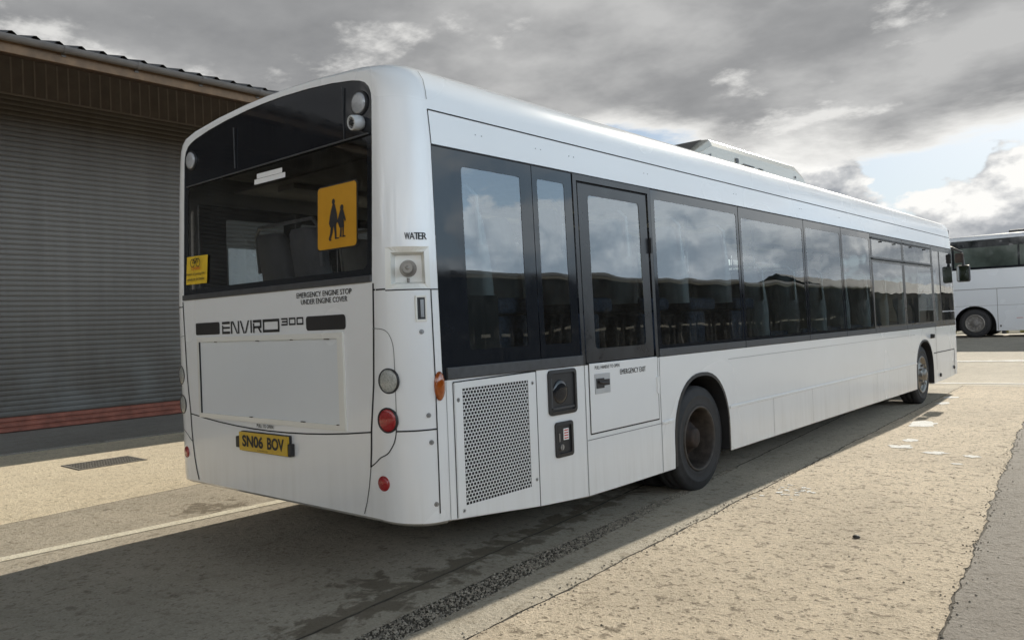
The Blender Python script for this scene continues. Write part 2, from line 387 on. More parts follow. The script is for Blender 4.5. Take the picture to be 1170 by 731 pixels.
pk.grid([[arcb[0], lowe[0]], [arct[0], upe[0]]], False); pk.grid([[lowe[-1], arcb[-1]], [upe[-1], arct[-1]]], False)
bk = [ins(fr0[0], .018, .012, -.052), ins(fr0[1], -.018, .012, -.052), ins(fr0[2], -.018, -.012, -.052), ins(fr0[3], .018, -.012, -.052)]
for i in range(4): pk.face([fr0[i], fr0[(i+1) % 4], bk[(i+1) % 4], bk[i]])
pk.face(bk)
pocket = pk.build('filler_pocket', M['ivory'], bus)
cb = (bk[0]+bk[2])/2
fc = MB(); fc.cyl(cb, nrm, .045, .045, .008, 24); fc.cyl(cb+nrm*.008, nrm, .026, .024, .05, 20); fc.cyl(cb+nrm*.058, nrm, .03, .027, .012, 20)
fc.cyl(cb+nrm*.07, nrm, .010, .006, .004, 12)
for a in range(3):
    d = t*math.cos(a*2.09+.5)*.036 + Vector((0, 0, math.sin(a*2.09+.5)*.036)); fc.cyl(cb+d+nrm*.008, nrm, .005, .005, .004, 8)
fc.cyl(cb+Vector((0, 0, -.05))+nrm*.02, (0, 0, -1), .008, .006, .03, 8)
fc.build('filler_cap', M['chrome'], pocket)

# lettering in the corner
lt = MB()
for k, ch in enumerate('WATER'):
    s0 = 0.30 + k*0.085
    p = corner_at(1.835, s0); nn = corner_n(1.835, s0); rr = Vector((-nn.y, nn.x, 0))
    add_text(lt, ch, p + nn*.003, rr, (0, 0, 1), .026, .036, 0.012)
lt.build('water_lettering', M['ink'], bus)

# ---- thin gaps between panels, as strips lying on the skin
def strip_on(mb, pts, nrm_f, w, off=.0022):
    rows = []
    pts = [Vector(p) for p in pts]
    for i, p in enumerate(pts):
        d = (pts[min(i+1, len(pts)-1)]-pts[max(0, i-1)]).normalized(); nn = Vector(nrm_f(p)); q = d.cross(nn).normalized()
        rows.append([p+nn*off - q*w/2, p+nn*off + q*w/2])
    mb.grid(rows, False)
GAPS = []
def gap_strip(kind, pts, nf, w):
    mb = MB(); strip_on(mb, pts, nf, w); GAPS.append((kind, mb))
gap, soft = 'panel_gap', 'panel_joint'
back = lambda p: (0, -1, 0)
for side in (1, -1):
    sidef = lambda p, s=side: (s, 0, 0)
    seam = [(1.030, 1.62), (1.022, 1.4), (1.006, 1.1), (.974, .86), (.968, .76), (.958, .66)]
    gap_strip(gap, [(side*x, 0, z) for x, z in seam], back, .012)
    gap_strip(gap, [(side*x, 0, z) for x, z in [(.958, .66), (.94, .56), (.915, .47), (.89, .41)]], back, .012 if side < 0 else .005)
    cn = lambda p, s=side: corner_n(p.z, s_of_y(p.y), s)
    gap_strip(gap, [corner_at(1.585, s, side) for s in SS[0:sa+1]] , cn, .008)
    gap_strip(gap, [corner_at(1.578, s, side) for s in SS[sa:]], cn, .006)
    gap_strip(gap, [(side*1.03, 0, 1.586), (side*1.045, 0, 1.586)], back, .008)
    gap_strip(gap, [corner_at(.856-.0, s, side) for s in SS[5:sb+1]], cn, .008)
    # lamp panel outline
    def smooth(pts, n=6):
        out = []
        for i in range(len(pts)-1):
            p0, p1, p2, p3 = pts[max(i-1, 0)], pts[i], pts[i+1], pts[min(i+2, len(pts)-1)]
            for k in range(n):
                t = k/n; out.append(tuple(.5*((2*b)+(-a+c)*t+(2*a-5*b+4*c-d)*t*t+(-a+3*b-3*c+d)*t**3) for a, b, c, d in zip(p0, p1, p2, p3)))
        return out+[pts[-1]]
    gap_strip(soft, smooth([(side*1.01, 0, 1.385)] + [tuple(corner_at(zz, s, side)) for s, zz in [(.0, 1.385), (.03, 1.375), (.07, 1.345), (.10, 1.29), (.106, 1.20), (.107, 1.0), (.107, .90)]]), cn, .004)
    gap_strip(gap, smooth([tuple(corner_at(zz, s, side)) for s, zz in [(.107, .90), (.10, .845), (.08, .80), (.05, .765), (.022, .738), (0.0, .715)]] + [(side*1.0, 0, .688), (side*.957, 0, .662)]), cn, .006)
    gap_strip(gap, [corner_at(z, .80, side) for z in (1.578, 1.35, 1.1, .86, .62, .50, .42)], cn, .007)
    gap_strip(gap, [(side*(xw(z) if z < 2.34 else 0) or side*ROWS[9+int(round((z-2.34)/.1))][0], .243, z) for z in (2.34, 2.44, 2.53)], sidef, .005)
    gap_strip(soft, [(side*1.222, .243, 2.58), (side*1.215, .243, 2.63), (side*1.199, .243, 2.69), (side*1.163, .243, 2.742)], lambda p, s=side: Vector((s*.8, 0, .6)), .004)
    gap_strip(gap, [(side*1.2268, .245, 2.527), (side*1.2268, YS, 2.527)], sidef, .007)
    S = lambda y0, z0, y1, z1, w=.006, mb=gap: gap_strip(mb, [(side*W, y0, z0), (side*W, y1, z1)], sidef, w)
    S(.312, .37, .312, 1.085, .006); S(1.003, .297, 1.003, 1.10, .008); S(.312, 1.085, 1.0, 1.098, .008)
    S(.262, .375, .262, 1.10, .003, soft)
    S(1.497, .262, 1.497, 1.10, .006, soft); S(1.505, .616, 2.43, .616, .005, soft)
    S(2.43, .262, 2.43, 1.10, .005, soft)
    S(10.57, .45, 10.57, 1.10, .010); S(10.40, .71, 11.72, .71, .014); S(11.72, .31, 11.72, .72, .02)
    for yy in (4.45, 5.43, 6.55, 7.61, 9.03): S(yy, .262, yy, .61, .004, soft)
    S(3.55, 1.02, 9.4, 1.02, .003, soft)
# bumper top line
gap_strip(gap, [(-.968+.1936*i, 0, .793+.056*((i-5.2)/5)**2) for i in range(11)], back, .008)
for kn, mb in GAPS: mb.build(kn, M['gap'] if kn == 'panel_gap' else M['softgap'], bus)
# rub rail moulding along the sides
rr = MB()
for side in (1, -1):
    for y0, y1 in ((2.44, 2.612), (3.545, 9.42)):
        x0, x1 = sorted((side*(W+.001), side*(W+.011))); rr.box(x0, x1, y0, y1, .605, .63)
rr.build('rub_rail', M['white'], bus, bevel=.004)
# rivet clusters
def fastener(name, shape, spots):
    first = None
    for p, nn in spots:
        o = first.copy() if first else shape.build(name, M['steel'], bus)
        if first: col.objects.link(o)
        else: first = o
        o.matrix_local = Matrix.Translation(Vector(p)) @ Vector(nn).to_track_quat('Z', 'Y').to_matrix().to_4x4()
rv = MB(); rv.cyl((0, 0, 0), (0, 0, 1), .0045, .0035, .006, 8)
fastener('rivet', rv, [((1.232, yy+dy, 2.425+dz), (1, 0, .12)) for yy in (.62, 1.15, 1.49, 2.40, 3.88, 5.40, 6.55) for dy, dz in ((-.025, .02), (.025, .02), (-.025, -.02), (.025, -.02))])
rv = MB(); rv.cyl((0, 0, 0), (0, 0, 1), .013, .012, .005, 14); rv.cyl((0, 0, .005), (0, 0, 1), .007, .005, .006, 6)
fastener('screw', rv, [(corner_at(z, s), corner_n(z, s)) for s, z in ((.55, 1.36), (.62, .93), (.66, .79), (.72, .47))] + [((W, y, z), (1, 0, 0)) for y, z in ((.345, .99), (.965, 1.03), (.36, .40), (.975, .46))])

# ---- rear window
backing = MB()
rg = MB()
yg = lambda z: rake(z) + .006
v, f = fill2d(loop_glass, [rrect(-.975, .975, 1.70, 2.40, .04)], lambda x, z: (x, yg(z), z)); add_vf(rg, v, f)
rwin = rg.build('rear_window', M['frit'], bus)
pn = MB(); pts = rrect(-.975, .975, 1.70, 2.40, .04); pn.face([(x, yg(z)+.002, z) for x, z in pts]); pn.build('pane', M['rearglass'], rwin)
ed = MB(); lp = [Vector((x, rake(z), z)) for x, z in loop_glass]; ed.grid([lp, [p+Vector((0, .02, 0)) for p in lp]], False, True); ed.build('seal', M['rubber'], rwin)
sill = MB(); sill.box(-1.02, 1.02, -.012, .012, 1.628, 1.664); sill.build('sill', M['rubber'], rwin, bevel=.004)
ln = MB(); ln.box(-.98, 1.0, .024, .034, 2.405, 2.413); ln.box(-.35, -.343, .03, .036, 2.44, 2.70); ln.box(.78, .784, .034, .042, 2.42, 2.70); ln.build('frame_line', M['rubber'], rwin)
db = MB(); db.box(-.62, .62, .10, .40, 2.42, 2.70); db.build('destination_box', M['black'], bus)

# cab corner lamps on the back window and the camera
for side in (1, -1):
    hl = MB(); hl.cyl((side*.92, .044, 2.585), (0, -1, 0), .068, .066, .010, 28)
    a = hl.build('high_level_lamp', M['black'], bus)
    h2 = MB(); h2.lathe((side*.92, .034, 2.585), (0, -1, 0), [(.056, -.008), (.055, .007), (.044, .010), (.025, .012), (.001, .013)], 28); h2.build('lens', M['lens_white'], a)
cm = MB(); cm.lathe((.93, .03, 2.478), (-.12, -.98, -.14), [(.02, -.02), (.036, -.01), (.040, .01), (.040, .050), (.037, .055), (.029, .055), (.028, .050)], 24)
camo = cm.build('rear_camera', M['handle'], bus)
c2 = MB(); d = Vector((-.12, -.98, -.14)).normalized(); cc = Vector((.93, .03, 2.478))
c2.cyl(cc+d*.044, d, .030, .028, .006, 20); c2.cyl(cc+d*.050, d, .013, .010, .010, 14); c2.build('camera_lens', M['black'], camo)
c3 = MB()
for k in range(8):
    u = d.orthogonal().normalized(); w = d.cross(u); p = cc+d*.050+(u*math.cos(k*.785)+w*math.sin(k*.785))*.021; c3.cyl(p, d, .005, .004, .003, 8)
c3.build('infrared_ring', M['steel'], camo)

# stickers and signs in the back window
def sheet(pts, y=None, dy=-.004): return [(x, rake(z)+dy, z) for x, z in pts]
ws_ = MB(); ws_.face(sheet(rrect(.548, .895, 1.832, 2.178, .022), dy=-.002)); wsign = ws_.build('school_bus_sign', M['sign'], bus)
ob_ = MB(); ob_.face(sheet(rrect(.540, .903, 1.824, 2.186, .026), dy=.001)); ob_.build('border', M['black'], wsign)
pg = MB()
def poly(pts, ox, oz, sc_): pg.face(sheet([(ox+x*sc_, oz+z*sc_) for x, z in pts], dy=-.004))
def disc(cx, cz, rx, rz, ox, oz, sc_, n=16): poly([(cx+rx*math.cos(2*math.pi*i/n), cz+rz*math.sin(2*math.pi*i/n)) for i in range(n)], ox, oz, sc_)
ox, oz, s_ = .665, 1.877, .228
disc(.13, .93, .06, .07, ox, oz, s_)
poly([(.10, .88), (.18, .87), (.24, .72), (.27, .62), (.30, .45), (.24, .38), (.24, .32), (.0, .32), (-.05, .42), (-.02, .55), (.03, .72)], ox, oz, s_)
poly([(.02, .33), (.13, .33), (.10, .18), (.02, .03), (.06, .01), (-.02, -.01), (-.06, .04), (.0, .17)], ox, oz, s_)
poly([(.14, .33), (.24, .33), (.25, .16), (.25, .05), (.36, .05), (.36, .02), (.19, .02), (.18, .16)], ox, oz, s_)
disc(.46, .75, .065, .072, ox, oz, s_)
poly([(.40, .70), (.52, .69), (.57, .56), (.62, .44), (.58, .40), (.53, .48), (.55, .28), (.37, .27), (.30, .42), (.26, .36), (.33, .55)], ox, oz, s_)
poly([(.40, .28), (.46, .28), (.45, .07), (.50, .05), (.37, .05), (.39, .14)], ox, oz, s_)
poly([(.48, .28), (.54, .28), (.53, .08), (.61, .07), (.60, .04), (.48, .04), (.49, .15)], ox, oz, s_)
pg.build('pictogram', M['ink'], wsign)
ys_ = MB(); ys_.face(sheet([(-.985, 1.735), (-.70, 1.732), (-.69, 1.92), (-.975, 1.925)], dy=-.001)); yst = ys_.build('cyclist_sticker', M['yellow'], bus)
yb = MB()
for cx in (-.875, -.80): yb.lathe((cx, -.003, 1.875), (0, -1, 0), [(.024, 0), (.030, 0)], 18)
for a, b in (((-.875, 1.875), (-.855, 1.905)), ((-.855, 1.905), (-.815, 1.905)), ((-.815, 1.905), (-.80, 1.875)), ((-.855, 1.905), (-.838, 1.875)), ((-.838, 1.875), (-.815, 1.905)), ((-.875, 1.875), (-.838, 1.875))):
    strip_on(yb, [(a[0], 0, a[1]), (b[0], 0, b[1])], back, .005, .003)
add_text(yb, 'Beware of passing this', (-.962, -.004, 1.79), (1, 0, 0), (0, 0, 1), .245, .022, .012)
add_text(yb, 'vehicle on the inside', (-.955, -.004, 1.757), (1, 0, 0), (0, 0, 1), .232, .020, .012)
yb.build('sticker_lettering', M['ink'], yst)
yr = MB(); add_text(yr, 'Cyclist', (-.895, -.004, 1.822), (1, 0, 0), (0, 0, 1), .12, .030, .012); yr.build('red_lettering', M['redink'], yst)
wl = MB(); wl.face(sheet([(-.115, 2.300), (.222, 2.297), (.222, 2.328), (-.115, 2.331)], dy=-.001)); wl.face(sheet([(-.088, 2.333), (.19, 2.330), (.19, 2.360), (-.088, 2.363)], dy=-.001))
wl.build('white_label', M['paper'], bus)

# lettering on the engine cover
et = MB(); X, Z = (1, 0, 0), (0, 0, 1)
add_text(et, 'EMERGENCY ENGINE STOP', (.338, -.003, 1.576), X, Z, .51, .030, .006)
add_text(et, 'UNDER ENGINE COVER', (.380, -.003, 1.537), X, Z, .43, .030, .006)
add_text(et, 'PULL TO OPEN', (-.138, -.003, .808), X, Z, .182, .022, .010)
et.build('engine_cover_lettering', M['ink'], bus)
lg = MB()
def bar(x0, z0, x1, z1): lg.face([(x0, -.003, z0), (x1, -.003, z0), (x1, -.003, z1), (x0, -.003, z1)])
def para(p): lg.face([(x, -.003, z) for x, z in p])
lg.face([(x, -.003, z) for x, z in rrect(-.860, -.545, 1.388, 1.468, .012)])
rb = rrect(.422, .788, 1.388, 1.469, .02); lg.face([(x, -.003, z) for x, z in rb])
z0, z1, th = 1.388, 1.467, .016; zm = 1.4275
def letter_E(x, w):
    bar(x, z0, x+w, z0+th); bar(x+.012, zm-th/2+.002, x+w, zm+th/2-.002); bar(x, z1-th, x+w, z1); bar(x, z0+th, x+th*.9, z1-th-.008)
letter_E(-.513, .098)
bar(-.403, z0, -.388, z1); para([(-.388, z1), (-.372, z1), (-.318, z0), (-.334, z0)]); bar(-.318, z0, -.303, z1)
para([(-.293, z1), (-.277, z1), (-.238, z0), (-.254, z0)]); para([(-.238, z0), (-.222+.0, z0), (-.183, z1), (-.199, z1)])
bar(-.170, z0, -.154, z1)
bar(-.140, z0, -.125, z1-th-.004); bar(-.140, z1-th, -.045, z1); bar(-.061, zm+.002, -.045, z1-th); bar(-.125, zm-th/2-.004, -.045, zm+th/2-.006); para([(-.085, zm-.012), (-.065, zm-.012), (-.040, z0), (-.062, z0)])
bar(-.030, z0, -.014, z1); bar(-.014, z1-th, .134, z1); bar(-.014, z0, .134, z0+th); bar(.134, z0, .150, z1)
h0, h1, h = 1.424, 1.468, .010
for k, x in enumerate((.172, .252, .330)):
    w = .066
    bar(x, h1-h, x+w, h1); bar(x, h0, x+w, h0+h); bar(x+w-.010, h0+h, x+w, h1-h)
    if k == 0: bar(x+.006, (h0+h1)/2-h/2, x+w-.010, (h0+h1)/2+h/2)
    else: bar(x, h0+h, x+.010, h1-h)
lg.build('model_badge', M['ink'], bus)

# advert panel recessed in the engine cover
ap = MB()
o_ = [(-.835, .838), (.765, .838), (.765, 1.372), (-.835, 1.372)]; i_ = [(-.812, .868), (.718, .868), (.718, 1.340), (-.812, 1.340)]
for k in range(4):
    a, b, c_, d_ = o_[k], o_[(k+1) % 4], i_[(k+1) % 4], i_[k]
    ap.face([(a[0], -.012, a[1]), (b[0], -.012, b[1]), (c_[0], -.014, c_[1]), (d_[0], -.014, d_[1])])
    ap.face([(a[0], 0, a[1]), (b[0], 0, b[1]), (b[0], -.012, b[1]), (a[0], -.012, a[1])])
    ap.face([(c_[0], -.014, c_[1]), (d_[0], -.014, d_[1]), (d_[0], -.003, d_[1]), (c_[0], -.003, c_[1])])
apo = ap.build('advert_frame', M['ivory'], bus)
a2 = MB(); a2.face([(x, -.0035, z) for x, z in i_]); a2.build('advert_panel', M['panel'], apo)
a3 = MB(); a3.box(-.8125, -.803, -.0105, -.0045, .868, 1.34); a3.build('seal', M['gap'], apo)
for xx, ww, zz in ((-.60, .02, 1.339), (-.1, .03, 1.339), (.27, .02, 1.339), (.60, .04, 1.338), (-.2, .03, .869), (.35, .04, .869), (.69, .015, .869)):
    a3 = MB(); a3.box(xx, xx+ww, -.0145, -.006, zz-.0025, zz+.0025); a3.build('rust_patch', M['rust'], apo)

# number plate
np_ = MB(); np_.face([(x, -.0335, z) for x, z in rrect(-.295, .232, .664, .774, .008)]); np_.box(-.297, .234, -.033, -.020, .662, .776)
plate = np_.build('number_plate', M['plate'], bus)
pt = MB(); add_text(pt, 'SN06', (-.258, -.0355, .687), X, Z, .238, .074, .036); add_text(pt, 'BOV', (.024, -.0355, .687), X, Z, .180, .074, .036); add_text(pt, 'SUPPLIED BY', (-.09, -.0355, .670), X, Z, .12, .007, 0.0)
pt.build('plate_lettering', M['ink'], plate)
pl = MB(); pl.box(-.345, -.296, -.032, .0, .675, .745); pl.box(.233, .262, -.032, .0, .66, .735); pl.box(-.30, .236, -.0195, .0, .655, .780)
pl.build('plate_holder', M['black'], plate, bevel=.006)

# tail lamps
for side in (1, -1):
    for (s, z, r, nm, mm) in ((.042, 1.114, .060, 'reversing_lamp' if side > 0 else 'fog_lamp', 'clear'), (.028, .912, .060, 'tail_lamp', 'red' if side > 0 else 'clear'), (.004, .585, .036, 'rear_reflector', 'red')):
        p = corner_at(z, s, side); nn = (corner_n(z, s, side)*.5 + Vector((side*.12, -1, 0))).normalized(); p = p - nn*.009
        L_ = MB(); L_.lathe(p, nn, [(r*1.10, 0), (r*1.10, .011), (r*1.0, .013), (r*.97, .010)], 30)
        lo = L_.build(nm, M['black' if r > .05 else 'red'], bus)
        L2 = MB(); L2.lathe(p, nn, [(r*.98, .009), (r*.93, .012), (r*.7, .015), (r*.35, .017), (.001, .0175)], 30); L2.build('lens', M[mm], lo)
    mk = MB(); xx = W*side; n_ = 20
    rows = [[(xx+side*dx, .215+.032*k_*math.cos(2*math.pi*i/n_), 1.075+.076*k_*math.sin(2*math.pi*i/n_)) for i in range(n_)] for k_, dx in ((1, -.006), (1, .008), (.85, .016), (.4, .021), (.01, .022))]
    mk.grid(rows, True, True); mk.build('side_marker_lamp', M['orange'], bus)
# latch on corner
lk = MB(); p = corner_at(1.48, .56); nn = corner_n(1.48, .56); tt = Vector((-nn.y, nn.x, 0))
def obox(mb, c, ax, ay, az, hx, hy, hz):
    c = Vector(c); pts = [c + ax*(sx*hx) + ay*(sy*hy) + az*(sz*hz) for sz in (-1, 1) for sy in (-1, 1) for sx in (-1, 1)]
    b = len(mb.v); mb.v += [tuple(q) for q in pts]
    for f_ in ((0, 2, 3, 1), (4, 5, 7, 6), (0, 1, 5, 4), (1, 3, 7, 5), (3, 2, 6, 7), (2, 0, 4, 6)): mb.f.append(tuple(b+i for i in f_)); mb.sm.append(False)
UP = Vector((0, 0, 1))
obox(lk, p+UP*.062, tt, nn, UP, .030, .006, .006); obox(lk, p-UP*.062, tt, nn, UP, .030, .006, .006); obox(lk, p-tt*.026, tt, nn, UP, .005, .006, .056); obox(lk, p+tt*.026, tt, nn, UP, .005, .006, .056)
lko = lk.build('corner_latch', M['ivory'], bus, bevel=.002)
l2 = MB(); obox(l2, p-nn*.002, tt, nn, UP, .021, .004, .056); l2.build('recess', M['black'], lko)
l3 = MB(); obox(l3, p+nn*.004+tt*.004, tt, nn, UP, .009, .004, .045); l3.build('catch', M['steel'], lko)

# ---- side windows
def sp(side, y, z, off=0.0): return (side*(xw(z)+off), y, z)
def pane_quad(mb, side, y0, y1, z0, z1, off, r=.0, n=4):
    if r: mb.face([sp(side, y, z, off) for y, z in rrect(y0, y1, z0, z1, r, n)])
    else: mb.face([sp(side, y, z, off) for y, z in ((y0, z0), (y1, z0), (y1, z1), (y0, z1))])
def framed(side, y0, y1, z0, z1, cy0, cy1, cz0, cz1, r=.02, fm='frit', name='side_window', par=bus, pane='glass'):
    g = MB(); v, f = fill2d([(y0, z0), (y1, z0), (y1, z1), (y0, z1)], [rrect(cy0, cy1, cz0, cz1, r, 4)], lambda y, z: sp(side, y, z, -.002)); add_vf(g, v, f)
    o = g.build(name, M[fm], par)
    p_ = MB(); pane_quad(p_, side, cy0, cy1, cz0, cz1, -.004, r); p_.build('pane', M[pane], o)
    return o
PIL = [3.904, 5.425, 6.55, 7.613, 9.026, 10.571]
ZB, ZT = 1.10, 2.34
for side in (1, -1):
    gp = .006
    framed(side, .245, 1.062, ZB, ZT, .46, .955, 1.25, 2.25)
    framed(side, 1.068, 1.468, ZB, ZT, 1.115, 1.385, 1.25, 2.258)
    if side == -1:
        framed(side, 1.474, 2.424, ZB, ZT, 1.53, 2.37, 1.22, 2.27)
    yl = 2.43
    brd = [(.05, .04, .075), (.045, .04, .10), (.05, .04, .08), (.04, .05, .08)]
    for k in range(4):
        y0, y1 = yl+gp, PIL[k]-gp
        b = brd[k]; framed(side, y0, y1, ZB+.06, ZT, y0+b[0], y1-b[1], ZB+.085, ZT-b[2], .025)
        yl = PIL[k]
    for k in (4, 5):
        y0, y1 = PIL[k-1]+gp, PIL[k]-gp
        o = framed(side, y0, y1, ZB+.06, 2.012, y0+.05, y1-.05, ZB+.085, 1.985, .02, 'fritdull')
        o2 = framed(side, y0, y1, 2.018, ZT, y0+.05, y1-.04, 2.055, ZT-.075, .015, 'fritdull', 'hopper_window')
        hb = MB()
        for zz in (2.03, 2.285): hb.box(*(sorted((side*(xw(zz)+.001), side*(xw(zz)+.012)))), y0+.02, y1-.02, zz-.008, zz+.008)
        for yy in (y0+.4, y1-.4): hb.box(*(sorted((side*(xw(2.27)+.002), side*(xw(2.27)+.014)))), yy, yy+.05, 2.245, 2.262)
        hb.build('hopper_rail', M['rubber'], o2)
    y0 = PIL[5]+gp
    o = framed(side, y0, YS+.02, ZB+.02, ZT, y0+.06, 11.02, 1.19, 2.26, .03, 'handle' if False else 'fritdull', 'cab_window')
    p_ = MB(); v, f = fill2d([(11.06, 1.19), (11.84, 1.19), (11.84, 2.26), (11.06, 2.26)], [], lambda y, z: sp(side, y, z, .0015)); add_vf(p_, v, f); p_.build('quarter_pane', M['glass'], o)
    h_ = MB(); h_.box(*(sorted((side*(W+.001), side*(W-.004)))), 11.04, 11.86, 1.32, 1.335); h_.build('cab_rail', M['handle'], o)
    # rubber strips under the glass
    st = MB()
    x0, x1 = sorted((side*(W-.012), side*(W+.012)))
    st.box(x0, x1, .27, 1.478, 1.102, 1.166)
    st.build('rubber_strip', M['rubber'], bus, bevel=.005)
    st = MB(); x0, x1 = sorted((side*(W-.012), side*(W+.007)))
    for a, b in zip([2.434]+PIL[:-1], PIL): st.box(x0, x1, a+.004, b-.004, 1.103, 1.16)
    st.build('sill_trim', M['rubber'], bus, bevel=.004)
    tr = MB(); tr.box(*sorted((side*(xw(2.34)-.003), side*(xw(2.34)+.003))), .245, YS, 2.335, 2.343); tr.build('top_trim', M['gap'], bus)

# ---- emergency door (right side)
ed_ = MB()
def ring_face(mb, o, i, off): 
    v, f = fill2d(o, [i], lambda y, z: sp(1, y, z, off)); add_vf(mb, v, f)
rect = lambda y0, y1, z0, z1: [(y0, z0), (y1, z0), (y1, z1), (y0, z1)]
ring_face(ed_, rect(1.474, 2.424, 1.10, 2.335), rect(1.512, 2.386, 1.102, 2.295), .004)
ring_face(ed_, rect(1.530, 2.368, 1.112, 2.280), rrect(1.640, 2.268, 1.20, 2.212, .03, 4), -.002)
door = ed_.build('emergency_door', M['fritdull'], bus)
p_ = MB(); pane_quad(p_, 1, 1.640, 2.268, 1.20, 2.212, -.005, .03); p_.build('pane', M['glass'], door)
g_ = MB()
for a in ((1.512, 1.530, 1.102, 2.295), (2.368, 2.386, 1.102, 2.295), (1.530, 2.368, 2.280, 2.295)): g_.face([sp(1, y, z, -.012) for y, z in rect(*a)])
g_.build('door_seal', M['gap'], door)
dl = MB(); dl.box(W-.004, W+.005, 1.548, 2.398, .655, 1.106); dl.build('lower_panel', M['white'], door, bevel=.004)
dgp = MB()
sd = lambda p: (1, 0, 0)
for a, b, w_ in (((1.543, .648), (1.543, 1.106), .009), ((1.543, .651), (2.402, .651), .009), ((2.402, .651), (2.402, 1.106), .006)): strip_on(dgp, [(W, a[0], a[1]), (W, b[0], b[1])], sd, w_)
dgp.build('door_gap', M['gap'], door)
hp = MB(); hp.box(W+.0055, W+.009, 1.60, 1.775, .905, 1.035); hpo = hp.build('handle_plate', M['handle'], door)
h2 = MB(); h2.box(W+.0093, W+.013, 1.612, 1.70, .94, 1.005); h2.box(W+.0093, W+.012, 1.70, 1.765, .955, .995); h2.build('handle_recess', M['black'], door)
h3 = MB(); h3.tube([(W+.018, 1.63, .985), (W+.022, 1.66, .975), (W+.022, 1.73, .972)], .007); h3.build('handle', M['black'], door)
hg = MB(); hg.box(W+.001, W+.016, 2.372, 2.392, .84, .96); hg.cyl((W+.012, 2.398, .835), (0, 0, 1), .007, .007, .13, 8); hg.build('hinge', M['white'], door)
hg = MB(); hg.box(xw(1.9)+.002, xw(1.9)+.02, 2.375, 2.398, 1.86, 1.97); hg.build('hinge', M['black'], door)
dt = MB(); Y = (0, 1, 0)
add_text(dt, 'PULL HANDLE TO OPEN', (W+.0065, 1.605, 1.066), Y, Z, .29, .022, .010)
add_text(dt, 'EMERGENCY EXIT', (W+.0065, 1.90, 1.012), Y, Z, .33, .036, .010)
dt.build('door_lettering', M['ink'], door)

# ---- engine grille
gr = MB()
gr.box(W+.0005, W+.005, .322, .378, .372, 1.083); gr.box(W+.0005, W+.005, .926, .996, .304, 1.092)
gr.face([(W+.005, .378, 1.048), (W+.005, .926, 1.052), (W+.005, .926, 1.090), (W+.005, .378, 1.084)])
gr.face([(W+.005, .378, .366), (W+.005, .926, .308), (W+.005, .926, .4225), (W+.005, .378, .4225)])
nr = 33
rowh = .628/nr
for i in range(nr+1):
    z = .424 + rowh*i
    gr.box(W+.0022, W+.004, .378, .926, z-.0021, z+.0021)
    if i < nr:
        for k in range(23):
            y = .378 + (k + (.5 if i % 2 else 0))*.548/22.5
            if .384 < y < .922: gr.box(W+.0022, W+.0038, y-.0024, y+.0024, z+.0020, z+rowh-.0020)
gro = gr.build('engine_grille', M['white'], bus)
gb = MB(); gb.face([(W+.0015, .379, .42), (W+.0015, .925, .40), (W+.0015, .925, 1.05), (W+.0015, .379, 1.046)]); gb.build('grille_backing', M['gap'], gro)

# ---- two black recesses beside the grille
def recess(name, y0, y1, z0, z1, r, depth):
    mb = MB(); o = rrect(y0, y1, z0, z1, r); i = rrect(y0+.022, y1-.022, z0+.022, z1-.022, max(.01, r-.012)); n_ = len(o)
    P_ = lambda pts, x: [(x, y, z) for y, z in pts]
    mb.grid([P_(o, W+.0005), P_(o, W+.010), P_(i, W+.012), P_(i, W+.0015)], False, True)
    mb.face(P_(i, W+.0015))
    return mb.build(name, M['black'], bus, merge=False)
rc = recess('fuel_filler_recess', 1.112, 1.398, .815, 1.092, .03, .03)
q = MB(); q.lathe((W+.002, 1.235, .955), (1, 0, 0), [(.075, 0), (.07, .006), (.05, .009), (.02, .010), (.001, .010)], 24); q.build('filler_cap', M['frit'], rc)
q = MB(); q.box(W+.002, W+.008, 1.135, 1.15, .86, 1.04); q.box(W+.002, W+.010, 1.15, 1.37, .85, .862); q.build('flap_edge', M['rubber'], rc)
rc2 = recess('isolator_recess', 1.165, 1.345, .553, .770, .022, .02)
q = MB(); q.box(W+.002, W+.006, 1.248, 1.300, .655, .725); q.build('warning_label', M['paper'], rc2)
q = MB()
for k in range(4): q.box(W+.0063, W+.007, 1.254, 1.294, .663+k*.016, .670+k*.016)
q.build('label_print', M['redink'], rc2)
q = MB(); q.cyl((W+.002, 1.222, .615), (1, 0, 0), .02, .018, .012, 16); q.box(W+.014, W+.018, 1.218, 1.226, .60, .63); q.box(W+.002, W+.008, 1.20, 1.21, .65, .70); q.build('isolator_key', M['steel'], rc2)

